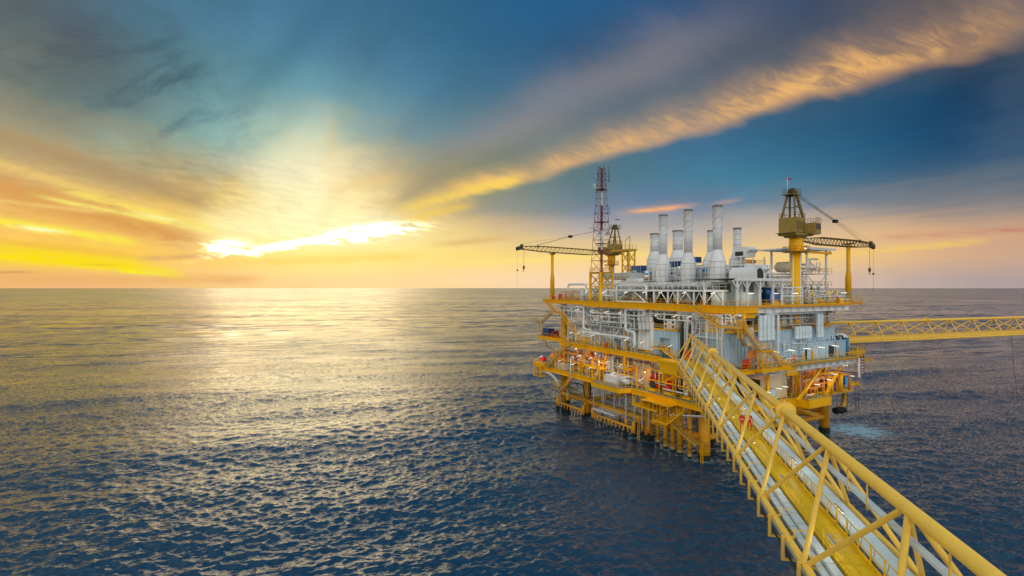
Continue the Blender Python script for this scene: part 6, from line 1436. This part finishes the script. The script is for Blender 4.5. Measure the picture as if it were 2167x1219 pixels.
for i in range(9):
    x = 28.5+i*.72; o = thing('roof_unit', '%s small dark unit from the left on the roof of the equipment house' % ORD[i], 'roof unit', (x, -7.5, 23.55), 'dark units on the equipment house roof'); part('body', MB().box((x, -8.2, 23.56), (x+.5, -7.4, 24.0+.25*(i % 3))), (NAVY, GRY, DRK)[i % 3], o)
# ================================================================== CELLAR DECK
rack('orange and white piping on the lowest deck at the left', -3.0, 33, 50, ZC, 17.2, 70, seed=41, xs_=5, rmax=.22, mats_=[ORG, WHT, CRM, ORG, YEL, MAST], m_=YEL)
rack('pipes and valves on the lowest deck behind the outer bay', -3.5, 16, 32, ZC, 17.0, 70, seed=42, xs_=5, rmax=.22, mats_=[GRY, WHT, CRM, ORG, YEL, CLAD], m_=YEL)
rack('pipes and valves around the red pumps on the lowest deck', -2.5, -6, 14, ZC, 17.0, 90, seed=43, xs_=5, rmax=.2, mats_=[GRY, WHT, MAST, RED, YEL, CLAD, DRK], m_=YEL)
rackx('orange and yellow pipework on the lowest deck at the right corner', -9, 19.5, 26, ZC, 16.2, 56, seed=44, ys_=5, rmax=.2, mats_=[ORG, YEL, WHT, ORG, CRM], m_=ORG)
rackx('orange piping behind the right corner of the lowest deck', -5, 26, 37, ZC, 17.0, 70, seed=45, ys_=5, rmax=.22, mats_=[ORG, YEL, WHT, ORG, GRY], m_=YEL)
PG = 'red fire pumps on the lowest deck'
for i, y in enumerate((12.2, 7.4, 2.4, -2.6)):
    o = thing('fire_pump', '%s red and grey pump from the left behind the railing of the lowest deck' % ORD[i], 'pump', (-1.5, y, ZC), PG)
    part('plinth', MB().box((-2.6, y-1.1, ZC), (-.2, y+1.1, ZC+.35)), YEL, o); part('motor', MB().tube((-2.4, y+.3, ZC+1.2), (-.6, y+.3, ZC+1.2), .62, 14), (DRK, RED, GRY, RED)[i], o)
    part('riser', MB().pipe([(-1.5, y-.6, ZC+.4), (-1.5, y-.6, ZC+3.2), (-1.5, y+1.2, ZC+3.2), (-1.5, y+1.2, ZC+1)], .36, 12), RED if i != 2 else GRY, o); part('flange', MB().lathe((-1.5, y-.6, ZC+1.8), [(.52, 0), (.52, .16)], 12), GRY, o); part('wheel', MB().lathe((-2.2, y-.6, ZC+2.4), [(.4, 0), (.4, .06)], 12, 'x'), RED, o)
for i, (x, y, r, h, m_, lab) in enumerate(((-.6, 9.9, 1.15, 3.2, YELD, 'squat yellow flanged caisson head between the red pumps'), (1.5, 30, .9, 4, ORG, 'orange vertical drum on the lowest deck at the left'), (1.0, 36, 1.2, 4.6, ORG, 'tall orange vessel at the left of the lowest deck'), (3, 41, 1.2, 5, ORG, 'orange vessel near the far left leg'), (2.2, 25.5, 1.1, 4.4, YEL, 'yellow vertical vessel behind the outer bay'))):
    o = thing('vertical_vessel', lab, 'vessel', (x, y, ZC)); part('shell', MB().lathe((x, y, ZC), [(r, 0), (r, h*.45), (r*1.2, h*.46), (r*1.2, h*.5), (r, h*.51), (r, h*.85), (r*.5, h)], 18), m_, o); part('nozzle', MB().tube((x-.2, y, ZC+h), (x-.2, y, ZC+h+.6), .25, 10), m_, o)
o = thing('exhaust_pipe', 'grey vertical exhaust pipe standing in the outer bay of the lowest deck', 'pipe', (-3.6, 24.3, ZC)); part('tube', MB().pipe([(-3.6, 24.3, ZC+1.0), (-3.6, 24.3, 18.4), (-2.2, 24.3, 18.7)], .42, 12), GRY, o); part('foot', MB().box((-4.3, 23.6, ZC), (-2.9, 25, ZC+1.0)), DRK, o)
o = thing('exhaust_pipe', 'thinner grey vertical pipe left of the exhaust pipe', 'pipe', (-3, 26, ZC)); part('tube', MB().tube((-3, 26, ZC), (-3, 26, 18.4), .25, 12), GRY, o)
o = thing('silver_skid', 'silver clad machine skid standing in the outer bay of the lowest deck', 'skid', (-5, 21.5, ZC)); part('body', MB().box((-5.6, 20.5, ZC+.4), (-2.5, 24.8, ZC+2.0)), STK, o); part('base', MB().box((-5.8, 20.2, ZC), (-2.3, 25.0, ZC+.4)), GRY, o); part('drum', MB().tube((-4.6, 19.8, ZC+1.2), (-4.6, 17.6, ZC+1.2), .6, 14), CLAD, o); part('pipe', MB().pipe([(-5, 20, ZC+.6), (-5, 19, ZC+2.1), (-3, 18, ZC+2.1)], .2, 8), WHT, o)
o = thing('hoist_platform', 'bright yellow hoist platform with a drum over the lowest deck', 'platform', (-3, 30, 14.6)); part('floor', MB().box((-5.0, 27.4, 14.8), (-1.0, 32.8, 15.1)).box((-5.1, 27.3, 15.1), (-4.95, 32.9, 15.6)), YEL, o); part('drum', MB().tube((-3, 29.8, ZC+.4), (-3, 29.8, 14.8), .85, 16), YEL, o)
for y in (27.6, 32.6): part('post', MB().box((-5.0, y-.12, ZC), (-4.76, y+.12, 14.8)), YEL, o)
o = thing('tank_box', 'cream topped grey box tank on the lowest deck near the far left end', 'tank', (-3.6, 45, ZC)); part('body', MB().box((-4.2, 43.6, ZC+.1), (-1.4, 48.2, ZC+1.5)), GRY, o); part('lid', MB().box((-4.3, 43.5, ZC+1.5), (-1.3, 48.3, ZC+1.66)), CRM, o); part('handle', MB().beam((-4.3, 46.5, ZC+1.1), (-4.3, 47.3, ZC+1.1), .08), DRK, o)
o = thing('life_raft', 'dark red life raft drum on the box frame at the far left', 'life raft', (-3.4, 55, 13)); part('canister', MB().lathe((-4.0, 54.2, ZC+1.8), [(.5, 0), (.75, .15), (.75, 1.9), (.5, 2.05)], 14, 'y'), RED, o); part('cradle', MB().beam((-4, 54.5, ZC), (-4, 54.5, ZC+1.3), .16).beam((-4, 56, ZC), (-4, 56, ZC+1.3), .16), YEL, o)
o = thing('orange_pod', 'orange covered equipment pod behind the life raft at the far left', 'pod', (-1, 52, ZC)); part('shell', MB().lathe((-1, 49.8, ZC+2.4), [(.3, 0), (1.1, .4), (1.3, 1.2), (1.3, 4.4), (.8, 5.2)], 16, 'y'), ORG, o); part('cradle', MB().box((-1.8, 50.6, ZC), (-.2, 50.9, ZC+1.4)).box((-1.8, 54, ZC), (-.2, 54.3, ZC+1.4)), YEL, o)
o = thing('hose', 'black hose looping down under the lowest deck', 'hose', (-4.5, 38, 8)); part('tube', MB().pipe([(-4.9, 40, 14.5), (-4.9, 40, 9.6), (-4.6, 36, 9.9), (-4.6, 34.5, 9.6), (-4.6, 34.2, 6.8), (-4.6, 31.8, 6.7), (-4.6, 31.6, 10.4)], .14, 8, .7), RUB, o)
part('white_lamp_post', MB().pipe([(-5.1, 39.6, 9.4), (-5.1, 39.6, 16.2), (-4.9, 39.0, 16.7), (-4.9, 38.6, 16.2)], .16, 8), WHT, PL)
o = thing('beige_room', 'beige panelled room on the lowest deck behind the near portal frame', 'room', (0, 14, ZC)); corr(o, (-1, 20.0), (-1, 14), ZC, 18.6, CRM, .85, .10); corr(o, (-1, 14), (6, 14), ZC, 18.6, CRM, .9, .1)
o = thing('cream_cabin', 'cream cabin with a dark opening on the lowest deck behind the footbridge', 'cabin', (10, -6, ZC)); part('walls', MB().box((9.4, -6.2, ZC), (17.6, -2, 17.2)), CRM, o); part('roof_edge', MB().box((9.2, -6.4, 17.2), (17.8, -1.8, 17.5)), WHT, o); part('side_opening', MB().box((9.33, -5.8, ZC+.1), (9.4, -2.4, 16.4)), DRK, o); part('blue_box', MB().box((10.4, -7.2, ZC), (12.2, -6.3, ZC+2.4)), BLU, o); part('wheel', MB().lathe((16.6, -6.3, ZC+2.6), [(.4, -.05), (.4, 0)], 12, 'y'), GRY, o)
o = thing('dark_tank', 'big dark round tank on the lowest deck left of the cream cabin', 'tank', (5, -3, ZC)); part('shell', MB().lathe((5.6, -3.5, ZC), [(2.4, 0), (2.4, 4.2), (1.6, 5), (.3, 5.3)], 24), DRK, o); part('manhole', MB().lathe((5.6, -6.0, ZC+2), [(.6, -.06), (.6, 0)], 16, 'y'), MAST, o)
for i, (x, y, sx, sz, m_, lab) in enumerate(((38.2, -6.6, 1.6, 2.6, SKYB, 'bright blue equipment cabinet at the far right of the lowest deck'), (31.0, -7.6, 2.6, 2.6, NAVY, 'navy blue rounded skid on the lowest deck at the right'), (35.0, -6.6, 2.4, 2.8, NAVY, 'dark blue square skid beside the bright blue cabinet'))):
    o = thing('equipment_cabinet', lab, 'cabinet', (x, y, ZC)); part('box', MB().box((x-sx/2, y-.6, ZC+.2), (x+sx/2, y+1.2, ZC+sz)), m_, o); part('door', MB().box((x-sx*.3, y-.64, ZC+.4), (x+sx*.3, y-.6, ZC+sz-.3)), m_, o); part('foot', MB().box((x-sx/2, y-.5, ZC), (x+sx/2, y+1.1, ZC+.2)), DRK, o)
part('deck_extension', MB().box((26.9, -8.2, ZC-.5), (38.6, -4, ZC)), YELD, PL); part('railing', rail(MB(), [(26.9, -8.1, ZC), (38.5, -8.1, ZC), (38.5, -4, ZC)]), YEL, PL)
for i, (x0, x1, z) in enumerate(((24, 33, 16.6), (26, 37, 15.6), (23, 32, 14.6))):
    o = thing('pipe', ('%s long orange pipe from the top, right corner of lowest deck' % ORD[i]), 'pipe', (x0, -8.4, z), 'orange pipes at the right corner'); part('tube', MB().pipe([(x0, -8.2, z), (x1, -8.2, z), (x1, -8.2, ZC)], .20, 10), (YEL, ORG, ORG)[i], o)
for i, x in enumerate((28.3, 29.6, 33.2)):
    o = thing('standpipe', '%s thick yellow standpipe in front of the blue skids on the lowest deck' % ORD[i], 'pipe', (x, -8.6, ZC), 'yellow standpipes'); part('tube', MB().tube((x, -8.6, ZC), (x, -8.6, ZC+(4.6, 3.4, 5.0)[i]*.8), .30, 12), YEL, o); part('cap', MB().lathe((x, -8.6, ZC+(4.6, 3.4, 5.0)[i]*.8), [(.4, 0), (.4, .15)], 12), YEL, o)
o = thing('overboard_pipe', 'thick yellow curved discharge pipe hanging outside the right end of the lowest deck', 'pipe', (39, -6, 8)); part('tube', MB().pipe([(35.6, -6, 11.6), (39.4, -6, 11.6), (39.6, -6, 8.6), (37.8, -6, 7.4), (36.8, -6, 7.3)], .50, 14, 1.3), YELD, o)
part('hanging_cage', MB().beam((36.6, -8, 12), (36.6, -8, 6.8), .1).beam((41.4, -8, 12.5), (41.4, -8, 6.8), .08).beam((34.6, -8, 12), (34.6, -8, 6.8), .1), DRK, PL)
o = thing('black_tyre_fender', 'black rubber bundle hanging under the right end of the lowest deck', 'fender', (35, -7, 7.6)); part('bundle', MB().tube((33.8, -7, 7.6), (37, -7, 7.4), .75, 12), RUB, o)
o = thing('davit_platform', 'small yellow-green platform far out at the right end of the lowest deck', 'platform', (42, -3, 13)); part('floor', MB().box((39.0, -7.6, 12.6), (43.5, -5, 12.9)), YELD, o); part('mesh', MB().box((39.2, -7.4, 12.9), (42.5, -5.2, 13.4)), YELD, o); part('arm', MB().beam((37, -5, 12.1), (42, -5, 12.5), .25), YELD, o); part('rail_mast', MB().tube((40.6, -7.8, 6.8), (40.6, -7.8, 18), .06, 6), MAST, o)
part('lattice_frame', MB().beam((24, -6.4, 16.9), (33, -6.4, 18.4), .16).beam((33, -6.4, 16.9), (24, -6.4, 18.4), .16), ORG, PL)
# ================================================================== LAMPS
LG = 'lit strip lamps on the platform'
def lamp_row(fmt, pts, axis, pole_h=2.4, poles=True, group=None, L=1.25):
    tl = 0.32 if axis == 'x' else 0.0
    for i, p in enumerate(pts):
        strip_lamp(fmt % ORD[i], group, p, axis, L, tilt=tl, pole=((p[0], p[1], p[2]-pole_h) if poles else None))
# front walkway of the middle deck: tubes point outwards, on poles
for i, x in enumerate((7.0, 12.0, 17.2, 22.0, 27.0)):
    strip_lamp('%s strip lamp from the left in front of the blue wall' % ORD[i], 'front walkway strip lamps', (x, -10.7, 22.9), 'y', 1.5, pole=(x, -11.5, ZM))
lamp_row('%s lit strip lamp from the left hanging under the front edge of the top deck', [(x, -9.0, 30.0) for x in (-2.4, 1.8, 6.5)], 'x', poles=False, group='strip lamps under the top deck front')
lamp_row('%s lit strip lamp from the left inside the white frames along the top deck front', [(x, -9.0, 34.0) for x in (2.1, 9.5, 16.0, 33.5)], 'y', poles=False, group='strip lamps of the top deck front')
lamp_row('%s lit strip lamp from the right below the railing of the stack module', [(-2.6, y, 34.1) for y in (-4.2, 3, 9.6, 14.5, 20.5, 28.5, 36)], 'x', poles=False, group='strip lamps under the stack module')
lamp_row('%s lit strip lamp from the right along the left railing of the middle deck', [(-4.2, y, 23.0) for y in (5.2, 13.4, 18.8, 31.4, 37.8, 40.5)], 'x', pole_h=2.8, group='strip lamps on the left railing of the middle deck')
lamp_row('%s lit strip lamp from the right under the middle deck on the left side', [(-3.6, y, 17.0) for y in (2, 8, 21, 26, 33, 38)], 'x', poles=False, group='strip lamps under the middle deck')
lamp_row('%s lit strip lamp from the right on the lowest deck railing at the left side', [(-5.2, y, 14.9) for y in (12.6, 22.0, 31.0, 38.2, 44.8, 54.5)], 'x', pole_h=2.7, group='strip lamps on the lowest deck railing')
lamp_row('%s lit strip lamp from the left on the lowest deck at the right side', [(8.4, -8.2, 14.6), (11.6, -8.4, 15.0), (13.6, -8.4, 15.2), (21.4, -10.2, 15.2), (25.8, -10.2, 15.8), (29.8, -9.0, 16.5), (33.8, -9, 18.1), (36.4, -9, 18.6), (38.4, -8, 15.2)], 'y', pole_h=3.0, group='strip lamps at the right of the lowest deck')
lamp_row('%s lit strip lamp from the right above the pipework under the top deck', [(-2.8, y, 29.2) for y in (1.5, 5.2, 10.5, 22.5, 27.5, 33.5, 40.0)], 'x', poles=False, group='strip lamps above the pipework')
lamp_row('%s lit strip lamp from the left among the rear stacks', [(16.8, 34, 39.5), (16.8, 22, 40.5), (16.8, 12, 40), (19, -1.8, 38.8), (10, 27, 38.2), (4, 34, 37.2)], 'y', poles=False, group='strip lamps among the stacks')
lamp_row('%s lit strip lamp from the left deep inside the lowest deck', [(1.5, 33, 17.4), (1.5, 20, 17.4), (1.5, 11, 17.4), (1.5, 2, 17.4)], 'x', poles=False, group='strip lamps inside the lowest deck')
lamp_row('%s lit strip lamp inside the middle deck counted from the left', [(2.5, 40, 25), (2.5, 33, 25), (2.5, 26, 25), (2.5, 19, 25)], 'x', poles=False, group='strip lamps inside the middle deck')
# orange sodium floodlights
SOD = [(-1.6, 42.0, 18.3, 'orange floodlight glowing under the middle deck near the left corner leg', 260), (-3.0, 30.2, 16.4, 'orange floodlight glowing above the yellow hoist platform', 300), (0.4, 36, 17.6, 'orange floodlight hidden among the orange vessels at the left', 260), (-2.2, 14.6, 16.0, 'orange floodlight on the beige room near the portal frame', 120), (28, -4.5, 18.0, 'orange floodlight under the middle deck at the right corner', 420), (20, -8.6, 43.2, 'orange floodlight glowing on the walkway of the big crane', 30), (16, 51.2, 42.6, 'orange floodlight glowing at the base of the left crane', 60), (39.5, 0.5, 22.6, 'small orange floodlight outside the right corner leg', 60), (8, -5, 18.3, 'orange floodlight inside the lowest deck behind the footbridge', 160)]
for x, y, z, lab, w in SOD:
    o = thing('floodlight', lab, 'lamp', (x, y, z), 'orange floodlights'); part('housing', MB().box((x-.2, y-.2, z+.16), (x+.2, y+.2, z+.45)), DRK, o); part('lens', MB().ball((x, y, z), .16, 8, 6), SODI, o)
    ld = bpy.data.lights.new('floodlight_bulb', 'POINT'); ld.energy = w*0.45; ld.color = (1.0, .42, .10); ld.shadow_soft_size = .25; lo = bpy.data.objects.new('floodlight_bulb', ld); COL.objects.link(lo); lo.location = PF.w((x-.35, y-.35, z-.3))
# working light of the strip lamps: one soft lamp for each bay of lit tubes
def bay(x, y, z, e, c=(1.0, .90, .72), s=.8):
    ld = bpy.data.lights.new('bay_light', 'POINT'); ld.energy = e; ld.color = c; ld.shadow_soft_size = s; lo = bpy.data.objects.new('bay_light', ld); COL.objects.link(lo); lo.location = PF.w((x, y, z))
